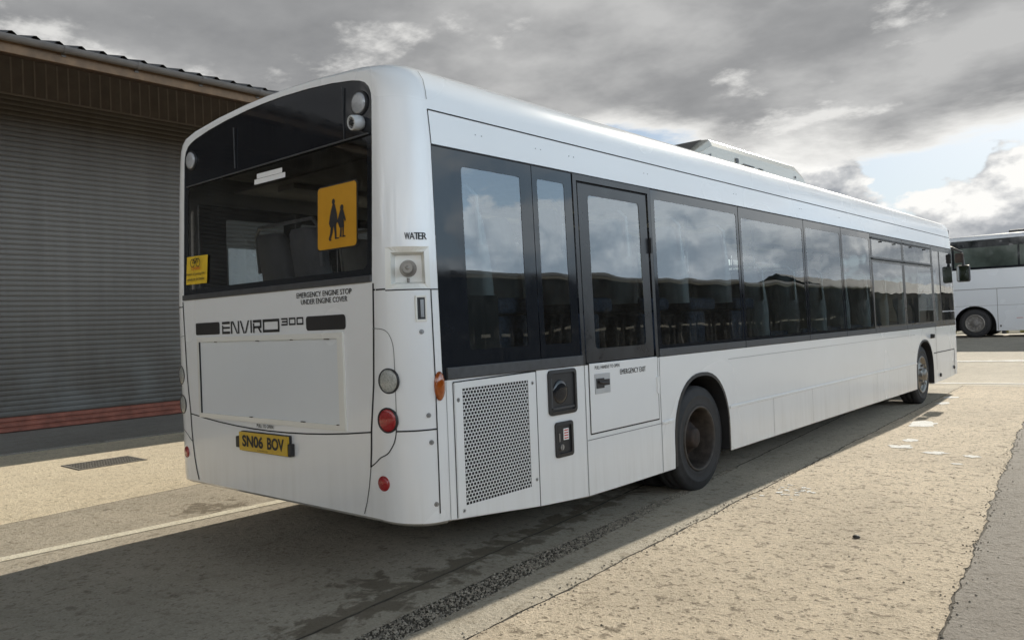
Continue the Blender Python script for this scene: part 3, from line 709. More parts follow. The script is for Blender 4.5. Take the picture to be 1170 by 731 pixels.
# ---- arches, liners, wheels
def lip(A, yc):
    for side in (1, -1):
        mb = MB()
        base = [(A[0][0], .27)] + A + [(A[-1][0], .27)]
        out = [(yc+(y-yc)*1.0, z) for y, z in base]
        inn = [(yc+(y-yc)*.945, z if z < .45 else .45+(z-.45)*.945) for y, z in base]
        mb.grid([[(side*(W+.004), y, z) for y, z in out], [(side*(W+.006), y, z) for y, z in inn], [(side*(W-.03), y, z) for y, z in inn]], False)
        mb.grid([[(side*(W+.004), y, z) for y, z in out], [(side*(W-.01), y, z) for y, z in out]], False)
        mb.grid([[(side*(W-.03), y, z) for y, z in inn], [(side*.62, y, z) for y, z in inn]], False)
        mb.face([(side*.62, y, z) for y, z in inn])
        mb.build('wheel_arch', M['black'], bus)
lip(A1, 3.08); lip(A2, 9.90)
def tyre_prof(R_, w, ri):
    return [(ri, -w*.40), (ri+.02, -w*.47), (R_*.80, -w*.5), (R_*.93, -w*.47), (R_*.985, -w*.40), (R_, -w*.30), (R_, -w*.16), (R_-.008, -w*.155), (R_-.008, -w*.13), (R_, -w*.125), (R_, w*.125), (R_-.008, w*.13), (R_-.008, w*.155), (R_, w*.16),
            (R_, w*.30), (R_*.985, w*.40), (R_*.93, w*.47), (R_*.84, w*.495), (R_*.835, w*.505), (R_*.80, w*.505), (R_*.79, w*.5), (ri+.03, w*.475), (ri+.024, w*.485), (ri, w*.44)]
def rear_wheel(side):
    cx = side*1.105; c = Vector((cx, 3.10, .415)); a = (side, 0, 0)
    t_ = MB(); t_.lathe(c, a, tyre_prof(.418, .24, .252), 56)
    c2_ = Vector((side*.80, 3.10, .415)); t_.lathe(c2_, a, tyre_prof(.418, .24, .252), 40)
    root = t_.build('rear_wheel', M['tyre'], bus)
    r_ = MB(); r_.lathe(c, a, [(.262, .108), (.258, .120), (.246, .122), (.238, .108), (.232, .06), (.225, -.02), (.218, -.06)], 48); r_.build('rim', M['rimdark'], root)
    d_ = MB(); d_.lathe(c, a, [(.218, -.06), (.17, -.075), (.14, -.06), (.135, .0), (.11, .035), (.085, .045), (.08, .075), (.055, .085), (.001, .087)], 40)
    for k in range(10):
        an = k*math.pi/5; d_.cyl(c+Vector((side*-.065, math.cos(an)*.168, math.sin(an)*.168)), a, .014, .012, .04, 6)
    d_.build('hub', M['rust'], root)
    return root
def front_wheel(side, yc=9.93, cx=1.09, R_=.425):
    c = Vector((side*cx, yc, R_)); a = (side, 0, 0)
    t_ = MB(); t_.lathe(c, a, tyre_prof(R_, .26, .262), 48); root = t_.build('front_wheel', M['tyre'], bus)
    r_ = MB(); r_.lathe(c, a, [(.27, .115), (.266, .130), (.25, .132), (.238, .10), (.215, .07), (.19, .085), (.15, .12), (.12, .13), (.09, .13), (.085, .17), (.06, .185), (.001, .187)], 40)
    r_.build('rim', M['chrome'], root)
    b_ = MB()
    for k in range(10):
        an = k*math.pi/5; b_.cyl(c+Vector((side*.115, math.cos(an)*.14, math.sin(an)*.14)), a, .016, .014, .045, 6)
    for k in range(8):
        an = (k+.5)*math.pi/4; b_.cyl(c+Vector((side*.083, math.cos(an)*.205, math.sin(an)*.205)), a, .022, .022, .004, 12)
    b_.build('wheel_nuts', M['steel'], root)
for s in (1, -1): rear_wheel(s); front_wheel(s)
ax = MB(); ax.cyl((-1.0, 3.10, .42), (1, 0, 0), .07, .07, 2.0, 12); ax.cyl((-1.0, 9.93, .42), (1, 0, 0), .06, .06, 2.0, 12); ax.cyl((0, 3.10, .42), (0, 1, 0), .2, .16, .25, 16)
ax.build('axle', M['black'], bus)
ch = MB(); ch.box(-.62, .62, .30, 2.3, .36, .70); ch.box(-.60, .60, 2.3, 11.8, .40, .60); ch.box(.60, 1.20, 3.7, 9.2, .34, .60); ch.box(-1.20, -.60, 3.7, 9.2, .34, .60); ch.box(-.5, .3, .8, 2.2, .28, .40)
ch.build('chassis', M['black'], bus, bevel=.03)
fl = MB(); fl.box(-1.24, 1.24, .28, 11.9, 1.0, 1.04); fl.box(-1.22, 1.22, .2, .75, 1.05, 1.55); fl.build('floor', M['floor'], bus)
ce = MB(); ce.box(-1.18, 1.18, .5, 11.7, 2.44, 2.46)
for s in (1, -1): ce.box(*sorted((s*.55, s*.75)), .6, 11.5, 2.405, 2.438)
ce.build('ceiling', M['interior'], bus)
# seats
def seat_meshes():
    cu = MB(); cu.box(-.42, .42, -.2, .24, .40, .50); cu.box(-.36, .36, -.12, .16, .0, .40)
    bk_ = MB()
    for xo in (-.215, .215):
        rows = []
        for zz, hw, yy in ((.46, .19, -.20), (.7, .2, -.235), (.95, .19, -.28), (1.05, .16, -.30), (1.08, .12, -.305)):
            rows.append([(xo-hw, yy, zz), (xo-hw*.8, yy+.05, zz), (xo+hw*.8, yy+.05, zz), (xo+hw, yy, zz), (xo+hw*.8, yy-.05, zz), (xo-hw*.8, yy-.05, zz)])
        bk_.grid(rows, True, True); bk_.face(rows[-1])
    hd = MB(); hd.tube([(-.40, -.30, .8), (-.40, -.32, 1.08), (-.34, -.33, 1.14), (.34, -.33, 1.14), (.40, -.32, 1.08), (.40, -.30, .8)], .014, 8)
    return cu, bk_, hd
protos = None
for row in range(12):
    for s in (-1, 1):
        y = .98 + row*.78
        if row == 0 and s: pass
        loc = (s*.76, y, 1.04 if y < 4.2 else .72)
        if protos is None:
            cu, bk_, hd = seat_meshes()
            o = cu.build('seat', M['fabric'], bus, bevel=.03); o.location = loc
            b_ = bk_.build('backrest', M['shell'], o, merge=True); h_ = hd.build('grab_handle', M['rail'], o)
            protos = (o, b_, h_)
        else:
            o = protos[0].copy(); col.objects.link(o); o.parent = bus; o.location = loc
            for pch in protos[1:]:
                c_ = pch.copy(); col.objects.link(c_); c_.parent = o
for y in (2.2, 4.6, 6.2, 7.8, 9.4):
    for s in (-1, 1): pol = MB(); pol.tube([(s*.36, y, 1.04), (s*.36, y, 2.42)], .017); pol.build('grab_pole', M['rail'], bus)
for s in (-1, 1): pol = MB(); pol.tube([(s*.36, 1.2, 2.2), (s*.36, 10.4, 2.2)], .016); pol.build('grab_rail', M['rail'], bus)
dk = MB(); dk.box(-.2, 1.1, 10.35, 10.4, 1.04, 2.1); dk.box(.3, 1.0, 11.2, 11.7, 1.0, 1.35); dk.build('cab_partition', M['interior'], bus)
stw = MB(); stw.lathe((.62, 11.25, 1.55), (0, -.5, .86), [(.21, -.012), (.235, 0), (.21, .012), (.20, 0), (.21, -.012)], 32); stw.tube([(.62, 11.25, 1.55), (.62, 11.45, 1.2)], .03); stw.build('steering_wheel', M['black'], bus)
# windscreen, front lamps
wsn = MB(); wsn.face([(x, YF - 0.10*max(0, (z-1.1)/1.7)+.002, z) for x, z in ws]); wsn.build('windscreen', M['rearglass'], bus)
for s in (1, -1):
    h_ = MB(); h_.lathe((s*.86, YF-.005, .68), (0, 1, 0), [(.10, 0), (.10, .012), (.09, .02), (.001, .03)], 24); h_.build('headlight', M['clear'], bus)
for xa, xb in ((-.5, .2), (.3, .75)): wp = MB(); wp.tube([(xa, YF+.02, 1.02), (xb, YF-.01, 1.7)], .01); wp.build('wiper', M['black'], bus)
# roof marker lamp on the front corner
rm = MB(); rm.box(1.10, 1.19, 11.98, 12.10, 2.60, 2.68); rm.build('roof_marker_lamp', M['black'], bus, bevel=.02)
# mirror
for s in (1, -1):
    mr = MB(); mr.box(*sorted((s*1.26, s*1.46)), 12.14, 12.23, 1.80, 2.08); mo = mr.build('door_mirror', M['black'], bus, bevel=.03)
    mg = MB(); mg.face([(s*1.275, 12.137, 1.82), (s*1.445, 12.137, 1.82), (s*1.445, 12.137, 2.06), (s*1.275, 12.137, 2.06)]); mg.build('mirror_glass', M['mirror'], mo)
    ma = MB(); ma.tube([(s*1.05, 12.05, 2.40), (s*1.20, 12.16, 2.38), (s*1.34, 12.20, 2.30), (s*1.37, 12.19, 2.05)], .022); ma.build('mirror_arm', M['black'], mo)
    m3 = MB(); m3.box(*sorted((s*1.25, s*1.38)), 12.10, 12.17, 2.12, 2.28); m3.build('upper_mirror', M['rust'], mo, bevel=.02)
ck = MB(); ck.cyl((W, 10.28, .97), (1, 0, 0), .035, .03, .05, 12); ck.cyl((W, 11.65, .42), (1, 0, 0), .03, .025, .02, 10); ck.cyl((W, 10.75, .36), (1, 0, 0), .03, .025, .02, 10); ck.build('side_repeater', M['black'], bus)
# roof pod (air conditioning)
pd = MB()
L0 = [(4.10, 2.78, .62), (4.16, 2.90, .62), (4.74, 3.185, .61), (6.95, 3.200, .61), (7.20, 3.12, .61), (7.27, 3.04, .61), (7.27, 2.78, .61)]
rows = []
for y, z, hw in L0:
    base = 2.78
    rows.append([(-hw-.02, y, base), (-hw-.005, y, base+(z-base)*.80), (-hw+.025, y, z-.012*(z > 2.9)), (-hw+.12, y, z), (hw-.12, y, z), (hw-.025, y, z-.012*(z > 2.9)), (hw+.005, y, base+(z-base)*.80), (hw+.02, y, base)])
pd.grid(rows, False)
pdo = pd.build('roof_pod', M['pod'], bus, bevel=.012)
pv = MB()
pv.grid([[(-.56, 4.19, 2.928), (.56, 4.19, 2.928)], [(-.52, 4.70, 3.178), (.52, 4.70, 3.178)]], False)
pv.face([(.633, 4.20, 2.80), (.633, 4.62, 2.80), (.625, 4.70, 3.02), (.628, 4.24, 2.86)])
pv.build('pod_vent', M['rubber'], pdo)
def padx(z): return .622+.012*(3.10-z)/.3
for y0, y1, z0, z1 in ((5.25, 5.32, 3.00, 3.05), (5.27, 5.36, 2.93, 2.985), (5.42, 5.72, 3.0, 3.012), (5.82, 5.95, 3.0, 3.012), (6.88, 6.92, 3.02, 3.05)):
    q = MB(); q.face([(padx(z)+.004, y, z) for y, z in ((y0, z0), (y1, z0), (y1, z1), (y0, z1))]); q.build('pod_mark', M['rubber'], pdo)

# ------------------------------------------------------------------ THE SETTING
def gz(y):
    t = max(0, min(1, (y-14)/11.0)); return .39*t*t*(3-2*t)
M['dirt'] = concrete_mat('packed_dirt', (0.13, 0.115, 0.095), .5, .5, .6, seed=3)
M['slab_left'] = concrete_mat('pale_concrete', (0.88, 0.765, 0.575), .7, .5, .40, seed=11, blot=.45)
M['slab_lane'] = concrete_mat('lane_concrete', (0.55, 0.49, 0.395), .6, .40, .6, seed=23, joint=(.115, -1.07, .26, [(.85, .05, .34), (-1.78, .52, .40), (-2.6, 1.6, .3)], .8), blot=.6)
M['slab_right'] = concrete_mat('worn_concrete', (0.71, 0.60, 0.455), 1.0, .26, .6, seed=37, blot=.2)
M['slab_edge'] = concrete_mat('edge_concrete', (0.60, 0.535, 0.43), .7, .45, .5, seed=41)
M['tarmac'] = concrete_mat('old_tarmac', (0.33, 0.30, 0.265), .7, .45, .45, seed=53)
M['far'] = concrete_mat('far_concrete', (0.62, 0.56, 0.46), .5, .5, .55, seed=61)
M['apron'] = concrete_mat('apron_concrete', (0.36, 0.335, 0.30), .4, .5, .5, seed=71)
M['stain'] = plain('oil_stain', (0.045, 0.04, 0.035), 0.55, var=.4, scale=9)
M['linepaint'] = concrete_mat('faded_line_paint', (0.92, 0.86, 0.70), .6, .7, .35, seed=91)
M['roadpaint'] = concrete_mat('worn_white_paint', (0.95, 0.94, 0.90), .3, .7, .15, seed=83)

g = MB(); xs = [-400, -60, -20, -10, 0, 10, 20, 60, 400]; ysn = [-400, -60, -16, 0, 13] + [14+i for i in range(13)] + [30, 45, 80, 400]
g.grid([[(x, y, gz(y)) for x in xs] for y in ysn], False)
struct(g.build('ground', M['dirt']))

J0 = lambda y: -2.72-.094*y
WJ = lambda y: 1.085-.115*y
GV = lambda y: 1.415-.092*y
J2 = lambda y: 1.775-.05*y
EG = lambda y: 3.49-.098*y
def wob(y, k, amp): return amp*(mnoise.noise(Vector((y*1.9, k, 1.3)))+.7*mnoise.noise(Vector((y*6, k, 4.1)))+.4*mnoise.noise(Vector((y*19, k, 7.7))))
def slab(name, l, r, mat, z=.004, y0=-16, y1=13.0):
    # each border: (line, wobble key, wobble size, half gap, own raggedness)
    mb = MB(); L, Rr = [], []; n = 620
    for i in range(n+1):
        y = y0+(y1-y0)*i/n
        for (f_, k, amp, hg, rag), sg_, lst in ((l, 1, L), (r, -1, Rr)):
            lst.append((f_(y)+wob(y, k, amp)+sg_*(hg+max(-hg*.8, rag*mnoise.noise(Vector((y*9, k+sg_*3, 2.2))))), y, z))
    mb.grid([L, Rr], False); return struct(mb.build(name, mat))
bJ0 = (J0, 1, .004, .005, .003); bW = (WJ, 2, .012, .007, .008); chw = lambda y: .006+.086*max(0, min(1, (4.0-y)/3.6)); bGl = (lambda y: GV(y)-chw(y), 3, .012, .0, .010); bGr = (lambda y: GV(y)+chw(y), 3, .012, .0, .012); bJ2 = (J2, 5, .016, .006, .010); bE = (EG, 6, .030, .005, .012)
slab('concrete_slab', (lambda y: -6.86, 8, 0, 0, 0), bJ0, M['slab_left'])
slab('concrete_slab', bJ0, bW, M['slab_lane'])
slab('concrete_slab', bW, bGl, M['slab_lane'])
slab('concrete_slab', bGr, bJ2, M['slab_edge'])
slab('concrete_slab', bJ2, bE, M['slab_right'])
slab('tarmac', bE, (lambda y: 11.5, 9, 0, 0, 0), M['tarmac'])
fy = MB(); fy.grid([[(x, y, gz(y)+.004) for x in (-60, -20, -9, 0, 9, 20, 60)] for y in [13.03]+[14+i*.5 for i in range(24)]+[26, 29.4]], False)
struct(fy.build('far_yard', M['far']))
# worn white line along the yard and across the far end
def ribbon(name, pts, w, mat, z=.008, jit=.012, n=90):
    mb = MB(); L, Rr = [], []
    for i in range(n+1):
        t = i/n*(len(pts)-1); k = min(int(t), len(pts)-2); f_ = t-k
        p = Vector(pts[k]).lerp(Vector(pts[k+1]), f_); d = (Vector(pts[k+1])-Vector(pts[k])).normalized(); q = Vector((-d.y, d.x))
        a = jit*mnoise.noise(Vector((i*.7, z*1000, w*10))); b = jit*mnoise.noise(Vector((i*.8, 33, w*10)))
        l = p+q*(w/2+a); r = p-q*(w/2+b); L.append((l.x, l.y, gz(l.y)+z)); Rr.append((r.x, r.y, gz(r.y)+z))
    mb.grid([L, Rr], False); return struct(mb.build(name, mat))
ribbon('painted_line', [(-1.57, -14), (-1.555, -1), (-1.46, 1.0), (-1.2, 6), (-.9, 12.5)], .115, M['linepaint'])
ribbon('painted_line', [(-8, 12.3), (0, 13.3), (6, 14.0)], .16, M['roadpaint'], .010, .06)
ribbon('painted_line', [(-8, 17.0), (0, 18.0), (6, 18.8)], .25, M['roadpaint'], .010, .10)
def blob(mb, cx, cy, rx, ry, z=.0075, n=26, jag=.35, seed=0, rot=0):
    pts = []
    for i in range(n):
        a = 2*math.pi*i/n; k = 1+jag*mnoise.noise(Vector((math.cos(a)*1.7+seed*3.1, math.sin(a)*1.7, seed)))+jag*.5*mnoise.noise(Vector((math.cos(a)*5, math.sin(a)*5, seed+9)))
        x, y = rx*k*math.cos(a), ry*k*math.sin(a); pts.append((cx+x*math.cos(rot)-y*math.sin(rot), cy+x*math.sin(rot)+y*math.cos(rot), gz(cy)+z))
    mb.face(pts)
pw = MB()
for k, (x, y, rx, ry) in enumerate([(1.73, 7.67, .14, .24), (1.97, 5.89, .12, .10), (2.33, 5.65, .10, .08), (2.65, 5.60, .07, .07), (1.95, 6.34, .07, .10), (1.38, 10.9, .10, .14), (1.45, 10.0, .08, .14), (2.62, 5.15, .05, .03)]):
    blob(pw, x, y, rx, ry, .0075, 24, .6, k+1)
for k in range(26):
    blob(pw, 1.86+random.gauss(0, .09), 3.37+random.gauss(0, .14), random.uniform(.006, .028), random.uniform(.008, .03), .0075, 10, .6, k+40)
struct(pw.build('paint_splashes', M['roadpaint']))
# gravel in the channel
M['gravel'] = plain('gravel_stones', (0.33, 0.295, 0.24), 0.9, var=.75, scale=30)
gv = MB(); rnd = random.Random(11)
for k in range(7500):
    y = -1.9+6.0*(rnd.random()**1.25); x = GV(y)+rnd.uniform(-1, 1)*chw(y)*1.05+rnd.gauss(0, .012); r_ = rnd.uniform(.003, .0095)
    q = Matrix.Rotation(rnd.uniform(0, 6.28), 3, Vector((rnd.gauss(0, 1), rnd.gauss(0, 1), rnd.gauss(0, 1))).normalized())
    vs = [q @ Vector(p)*r_*rnd.uniform(.7, 1.25) for p in ((1, 0, 0), (-1, 0, 0), (0, .9, 0), (0, -.9, 0), (0, 0, .75), (0, 0, -.75))]
    b = len(gv.v); gv.v += [(x+p.x, y+p.y, .002+p.z+r_*.15) for p in vs]
    for f_ in ((0, 2, 4), (2, 1, 4), (1, 3, 4), (3, 0, 4), (2, 0, 5), (1, 2, 5), (3, 1, 5), (0, 3, 5)): gv.f.append(tuple(b+i for i in f_)); gv.sm.append(False)
go = gv.build('gravel', M['gravel']); go['kind'] = 'stuff'; go['label'] = 'dark loose gravel filling the channel beside the bus'
gc = MB(); rnd = random.Random(5)
for k in range(900):
    a = rnd.random()
    if a < .45: y = rnd.uniform(-1, 5); x = J2(y)+rnd.gauss(0, .03)
    elif a < .75: y = rnd.uniform(.5, 8); x = EG(y)+rnd.gauss(0, .03)
    else: y = rnd.uniform(-1, 8); x = rnd.uniform(1.5, 5)
    r_ = rnd.uniform(.003, .008)
    b = len(gc.v); gc.v += [(x+p[0]*r_, y+p[1]*r_, .006+p[2]*r_) for p in ((1, 0, 0), (-1, .2, 0), (.1, .9, 0), (0, -.9, 0), (0, .1, .8))]
    for f_ in ((0, 2, 4), (2, 1, 4), (1, 3, 4), (3, 0, 4)): gc.f.append(tuple(b+i for i in f_)); gc.sm.append(False)
o = gc.build('grit', M['gravel']); o['kind'] = 'stuff'; o['label'] = 'scattered grit along the cracks in the concrete'
st = MB(); bm_ = [(math.cos(a)*.02*(1+.2*math.sin(3*a)), math.sin(a)*.02) for a in [i*math.pi/5 for i in range(10)]]
st.grid([[(2.64+x*s_, 2.345+y*s_, .006+h) for x, y in bm_] for s_, h in ((1, 0), (1.1, .006), (.8, .013), (.3, .017))], True, True); st.face([(2.64+x*.3, 2.345+y*.3, .023) for x, y in bm_])
tag(st.build('stone', M['stain']), 'single small black stone lying on the sunlit concrete right of the bus', 'stone')

# drain cover
M['castiron'] = plain('weathered_iron', (0.22, 0.205, 0.18), 0.6, var=.3, scale=18)
dc = thing('drain_cover', 'rectangular grey metal drain cover with ribbed top set in the pale concrete', 'drain cover', (-5.02, 1.0, 0))
f0 = MB()
hw, hl = .26, .36
for a in ((-hw, hw, -hl, -hl+.03), (-hw, hw, hl-.03, hl), (-hw, -hw+.03, -hl+.03, hl-.03), (hw-.03, hw, -hl+.03, hl-.03)): f0.box(a[0], a[1], a[2], a[3], .003, .012)
f0.build('frame', M['castiron'], dc)
p0 = MB(); p0.box(-hw+.034, hw-.034, -hl+.034, hl-.034, .003, .009)
for i in range(11):
    for j in range(15):
        x = -hw+.06+i*.040; y = -hl+.06+j*.0428
        if (i+j) % 2: p0.box(x-.017, x+.017, y-.006, y+.006, .009, .013)
        else: p0.box(x-.006, x+.006, y-.017, y+.017, .009, .013)
p0.build('plate', M['castiron'], dc)

# ------------------------------------------------------------------ WORKSHOP with roller shutter (left)
m_, nt, out = new_mat('shutter_steel'); pos = node(nt, 'ShaderNodeNewGeometry')
mp = node(nt, 'ShaderNodeMapping', {'Vector': (pos, 0), 'Scale': (1, 3.5, .28)}); n1 = node(nt, 'ShaderNodeTexNoise', {'Vector': mp, 'Scale': 1.0, 'Detail': 8.0, 'Roughness': 0.66})
n2 = node(nt, 'ShaderNodeTexNoise', {'Vector': (pos, 0), 'Scale': 2.0, 'Detail': 6.0}); zz_ = node(nt, 'ShaderNodeSeparateXYZ', {0: (pos, 0)})
b1 = ramp(nt, n1, [(.32, (.088, .077, .066)), (.55, (.104, .092, .079)), (.74, (.12, .107, .093))])
sc_low = node(nt, 'ShaderNodeMapRange', {0: (zz_, 2), 1: .25, 2: 1.5, 3: .75, 4: 0.0})
b2 = mixc(nt, math_(nt, 'MULTIPLY', sc_low, ramp(nt, n2, [(.4, 0.0), (.62, 1.0)])), b1, (.155, .155, .148))
bsdf(nt, out, b2, .5, 0, 0, 1.45, n2, .10, .04); M['shutter'] = m_
M['redband'] = plain('red_rail', (0.27, 0.095, 0.065), 0.6, var=.35, scale=5)
M['cladding'] = plain('brown_cladding', (0.125, 0.108, 0.096), 0.7, var=.22, scale=3)
M['claddark'] = plain('cladding_joint', (0.21, 0.185, 0.168), 0.7, var=.15, scale=4)
M['timber'] = plain('pale_timber', (0.15, 0.095, 0.055), 0.75, var=.35, scale=5)
M['soffit'] = plain('dark_timber', (0.10, 0.062, 0.042), 0.8, var=.3, scale=4)
M['gutter'] = plain('grey_gutter', (0.125, 0.113, 0.105), 0.5, var=.15, scale=5)
M['rooftile'] = plain('roof_sheet', (0.085, 0.085, 0.09), 0.7, var=.35, scale=3)
M['wallgrey'] = plain('block_wall', (0.24, 0.22, 0.20), 0.85, var=.2, scale=2)
M['strip'] = plain('pale_curtain', (0.62, 0.62, 0.62), 0.5, var=.1, scale=3)
wk = thing('workshop', 'long brown workshop with closed grey roller shutter and timber eaves, left of the bus', 'workshop', (0, 0, 0))
Y0, Y1 = -42.0, 22.0; XW = -9.39; XE = -6.75
wl_ = MB(); wl_.box(XW-14, XW-.12, Y0, Y1, -.02, 5.9); wl_.build('wall', M['wallgrey'], wk)
bays = [(-8.6, -2.0), (-1.6, 6.6), (14.2, 20.5), (-16, -9.2), (-26, -18)]
for (a, b) in bays:
    s_ = MB(); prof_ = []
    nsl = 62; zt_ = 5.205; zb_ = .265; h_ = (zt_-zb_)/nsl
    for i in range(nsl):
        z = zb_+i*h_
        prof_ += [(XW+.002, z), (XW+.009, z+h_*.14), (XW+.013, z+h_*.40), (XW+.0115, z+h_*.72), (XW+.006, z+h_*.93)]
    prof_.append((XW-.012, zt_))
    s_.grid([[(x, y, z) for x, z in prof_] for y in (a, b)], False)
    so = s_.build('roller_shutter', M['shutter'], wk)
    rb_ = MB(); pr = []
    for i in range(3):
        z = .03+i*.078; pr += [(XW+.0, z), (XW+.02, z+.012), (XW+.02, z+.060), (XW+.0, z+.072)]
    rb_.grid([[(x, y, z) for x, z in pr] for y in (a, b)], False); rb_.build('bottom_rail', M['redband'], so)
fillers = [(Y0, -26), (-18, -16), (-9.2, -8.6), (-2.0, -1.6), (6.6, 14.2), (20.5, Y1)]
fp = MB()
for a, b in fillers:
    n_ = max(1, int((b-a)/.16)); r_ = []
    for i in range(n_+1):
        y = a+(b-a)*i/n_; dxx = .03 if i % 2 else 0
        r_.append([(XW-.08+dxx, y, 0), (XW-.08+dxx, y, 5.2)])
    fp.grid(r_, False)
fp.build('wall_cladding', M['cladding'], wk)
cb_ = MB(); r_ = []; y = Y0; k = 0
st_ = MB()
while y < Y1:
    cb_.box(XW-.1, XW+.02, y+.006, y+.156, 5.215, 5.80)
    st_.box(XW+.0, XW+.026, y-.012, y+.012, 5.215, 5.80)
    y += .163
cb_.build('head_cladding', M['cladding'], wk); st_.build('cladding_strips', M['claddark'], wk)
hd_ = MB(); hd_.box(XW-.1, XW+.035, Y0, Y1, 5.195, 5.222); hd_.build('head_trim', M['claddark'], wk)
sf = MB(); sf.grid([[(XW, y, 5.79), (XE+.03, y, 5.00)] for y in (Y0, Y1)], False); sf.build('soffit', M['soffit'], wk)
fa = MB(); fa.box(XE+.0, XE+.035, Y0, Y1, 4.975, 5.14); fa.build('fascia', M['timber'], wk)
gu = MB(); pr = [(XE+.04+.065-.065*math.cos(a), 5.165-.075*math.sin(a)) for a in [math.pi*i/8 for i in range(9)]]
gu.grid([[(x, y, z) for x, z in pr] for y in (Y0, Y1)], True); gu.build('gutter', M['gutter'], wk)
y = -8.0; gb0 = None
while y < 14:
    if gb0 is None:
        gbk = MB(); gbk.grid([[(XE+.105+(x-XE-.105)*1.14, yy, 5.165+(z-5.165)*1.14+.004) for x, z in pr] for yy in (0, .05)], False); gbk.box(XE+.036, XE+.05, 0, .05, 5.06, 5.15)
        gb0 = gbk.build('gutter_bracket', M['gutter'], wk); gb0.location.y = y
    else:
        o = gb0.copy(); col.objects.link(o); o.location.y = y
    y += .93
rf = MB(); cols_ = []; y = Y0; pit = .27
slope = .30
def roofrow(y, ph):
    a = ph % 1.0; w_ = .050*(1 if a < .45 else -.6) * math.sin(min(1, a/.45)*math.pi if a < .45 else (a-.45)/.55*math.pi)
    return w_
nn_ = int((Y1-Y0)/pit*8)
for i in range(nn_+1):
    y = Y0+(Y1-Y0)*i/nn_; w_ = roofrow(y, i/8)
    cols_.append([(XE+.075, y, 5.195+w_), (XE-.02+.03, y, 5.215+w_), (XE-1.2, y, 5.20+1.21*slope+w_), (-16.5, y, 5.2+9.75*slope+w_)])
rf.grid(cols_, False); rf.build('roof', M['rooftile'], wk)
bk2 = MB(); bk2.face([(-16.5, Y0, 8.1), (-16.5, Y1, 8.1), (-24, Y1, 5.8), (-24, Y0, 5.8)]); bk2.build('roof_back', M['rooftile'], wk)
sc_ = MB(); r_ = []
for i in range(41):
    y = 5.0+2.3*i/40; r_.append([(XW+.05+.025*math.sin(i*1.35), y, .3), (XW+.05+.025*math.sin(i*1.35), y, 3.0)])
sc_.grid(r_, True); sc_.build('strip_curtain', M['strip'], wk)
ap_ = MB(); ap_.box(-9.5, -6.90, Y0, Y1-8, -.02, .022)
struct(ap_.build('apron', M['apron'], None, bevel=.008))

# ------------------------------------------------------------------ far coach
coach = thing('touring_coach', 'white touring coach with dark windows parked across the far end of the yard', 'coach', (0, 0, 0))
CY = 26.2; CZ = .39; CX0, CX1 = -9.4, 2.5; CW = 2.55
def coach_prof():
    P = [(.0, .62), (-.02, 1.0), (-.02, 1.9), (0, 2.60), (.0, 3.52), (.05, 3.60), (.16, 3.655), (.30, 3.68), (1.27, 3.70)]
    return P + [(CW-y, z) for y, z in P[:-1]][::-1]
cbm = MB(); pr = coach_prof()
arx = [-7.0, -1.10]
# near side lower panel with arches
def cloop():
    lp = [(CX0+.15, .62)]
    for xc in arx:
        lp += [(xc-.60, .60)] + [(xc+.60*math.cos(t), .78+.62*math.sin(t)) for t in [math.pi*(1-i/16) for i in range(17)]] + [(xc+.60, .60)]
    lp += [(CX1-.15, .62), (CX1, 1.2), (CX1, 1.93), (CX0, 1.93), (CX0, 1.2)]
    return lp
v, f = fill2d(cloop(), [], lambda x, z: (x, CY-.02, z)); add_vf(cbm, v, f)
v, f = fill2d(cloop(), [], lambda x, z: (x, CY+CW+.02, z)); add_vf(cbm, v, f)
upr = [p for p in pr if p[1] >= 1.9]
xsn = [CX0, CX0+.05, CX0+.15, CX0+.3]+[CX0+.3+(CX1-CX0-.6)*i/6 for i in range(1, 7)]+[CX1-.15, CX1-.05, CX1]
rows = []
for i, x in enumerate(xsn):
    d = {0: .85, 1: .93, 2: .98}.get(i, {len(xsn)-1: .85, len(xsn)-2: .93, len(xsn)-3: .98}.get(i, 1))
    rows.append([(x, CY+CW/2+(y-CW/2)*d, 1.9+(z-1.9)*(d*.6+.4)) for y, z in upr])
cbm.grid(rows, True)
for x in (CX0, CX1):
    cbm.face([(x, CY+CW/2+(y-CW/2)*.85, 1.9+(z-1.9)*(.85*.6+.4)) for y, z in upr]); cbm.face([(x, CY+.1, .6), (x, CY+CW-.1, .6), (x, CY+CW-.1, 1.93), (x, CY+.1, 1.93)])
    cbm.face([(x, CY-.02, 1.2), (x, CY-.02, 1.93), (x, CY+CW+.02, 1.93), (x, CY+CW+.02, 1.2)])
cbm.build('body', M['coach'], coach)
for side in (0, 1):
    yy = lambda z: (CY - .014 + .002*(z-2.6)) if side == 0 else (CY+CW + .014 - .002*(z-2.6))
    cg = MB(); cg.face([(CX0+.35, yy(2.6), 2.60), (CX1-.3, yy(2.6), 2.56), (CX1-.3, yy(3.28), 3.51), (CX0+.35, yy(3.28), 3.51)]); wb = cg.build('window_band', M['frit'], coach)
    for k in range(6):
        xa = CX0+.5+k*1.82; e_ = -.004 if side == 0 else .004
        w_ = MB(); w_.face([(xa, yy(2.64)+e_, 2.65), (xa+1.76, yy(2.64)+e_, 2.64), (xa+1.76, yy(3.08)+e_, 3.27), (xa, yy(3.08)+e_, 3.27)]); w_.build('pane', M['coachglass'], wb)
    cl = MB(); y_ = CY-.0225 if side == 0 else CY+CW+.0225
    for a in ((CX0, CX1, 1.925, 1.945), (CX0, CX1, 1.40, 1.408)): cl.face([(a[0], y_, a[2]), (a[1], y_, a[2]), (a[1], y_, a[3]), (a[0], y_, a[3])])
    for x in (-.46, -1.75, -3.1, -4.5, -6.3, .95): cl.face([(x, y_, .62), (x+.014, y_, .62), (x+.014, y_, 1.93), (x, y_, 1.93)])
    cl.build('panel_joints', M['softgap'], coach)
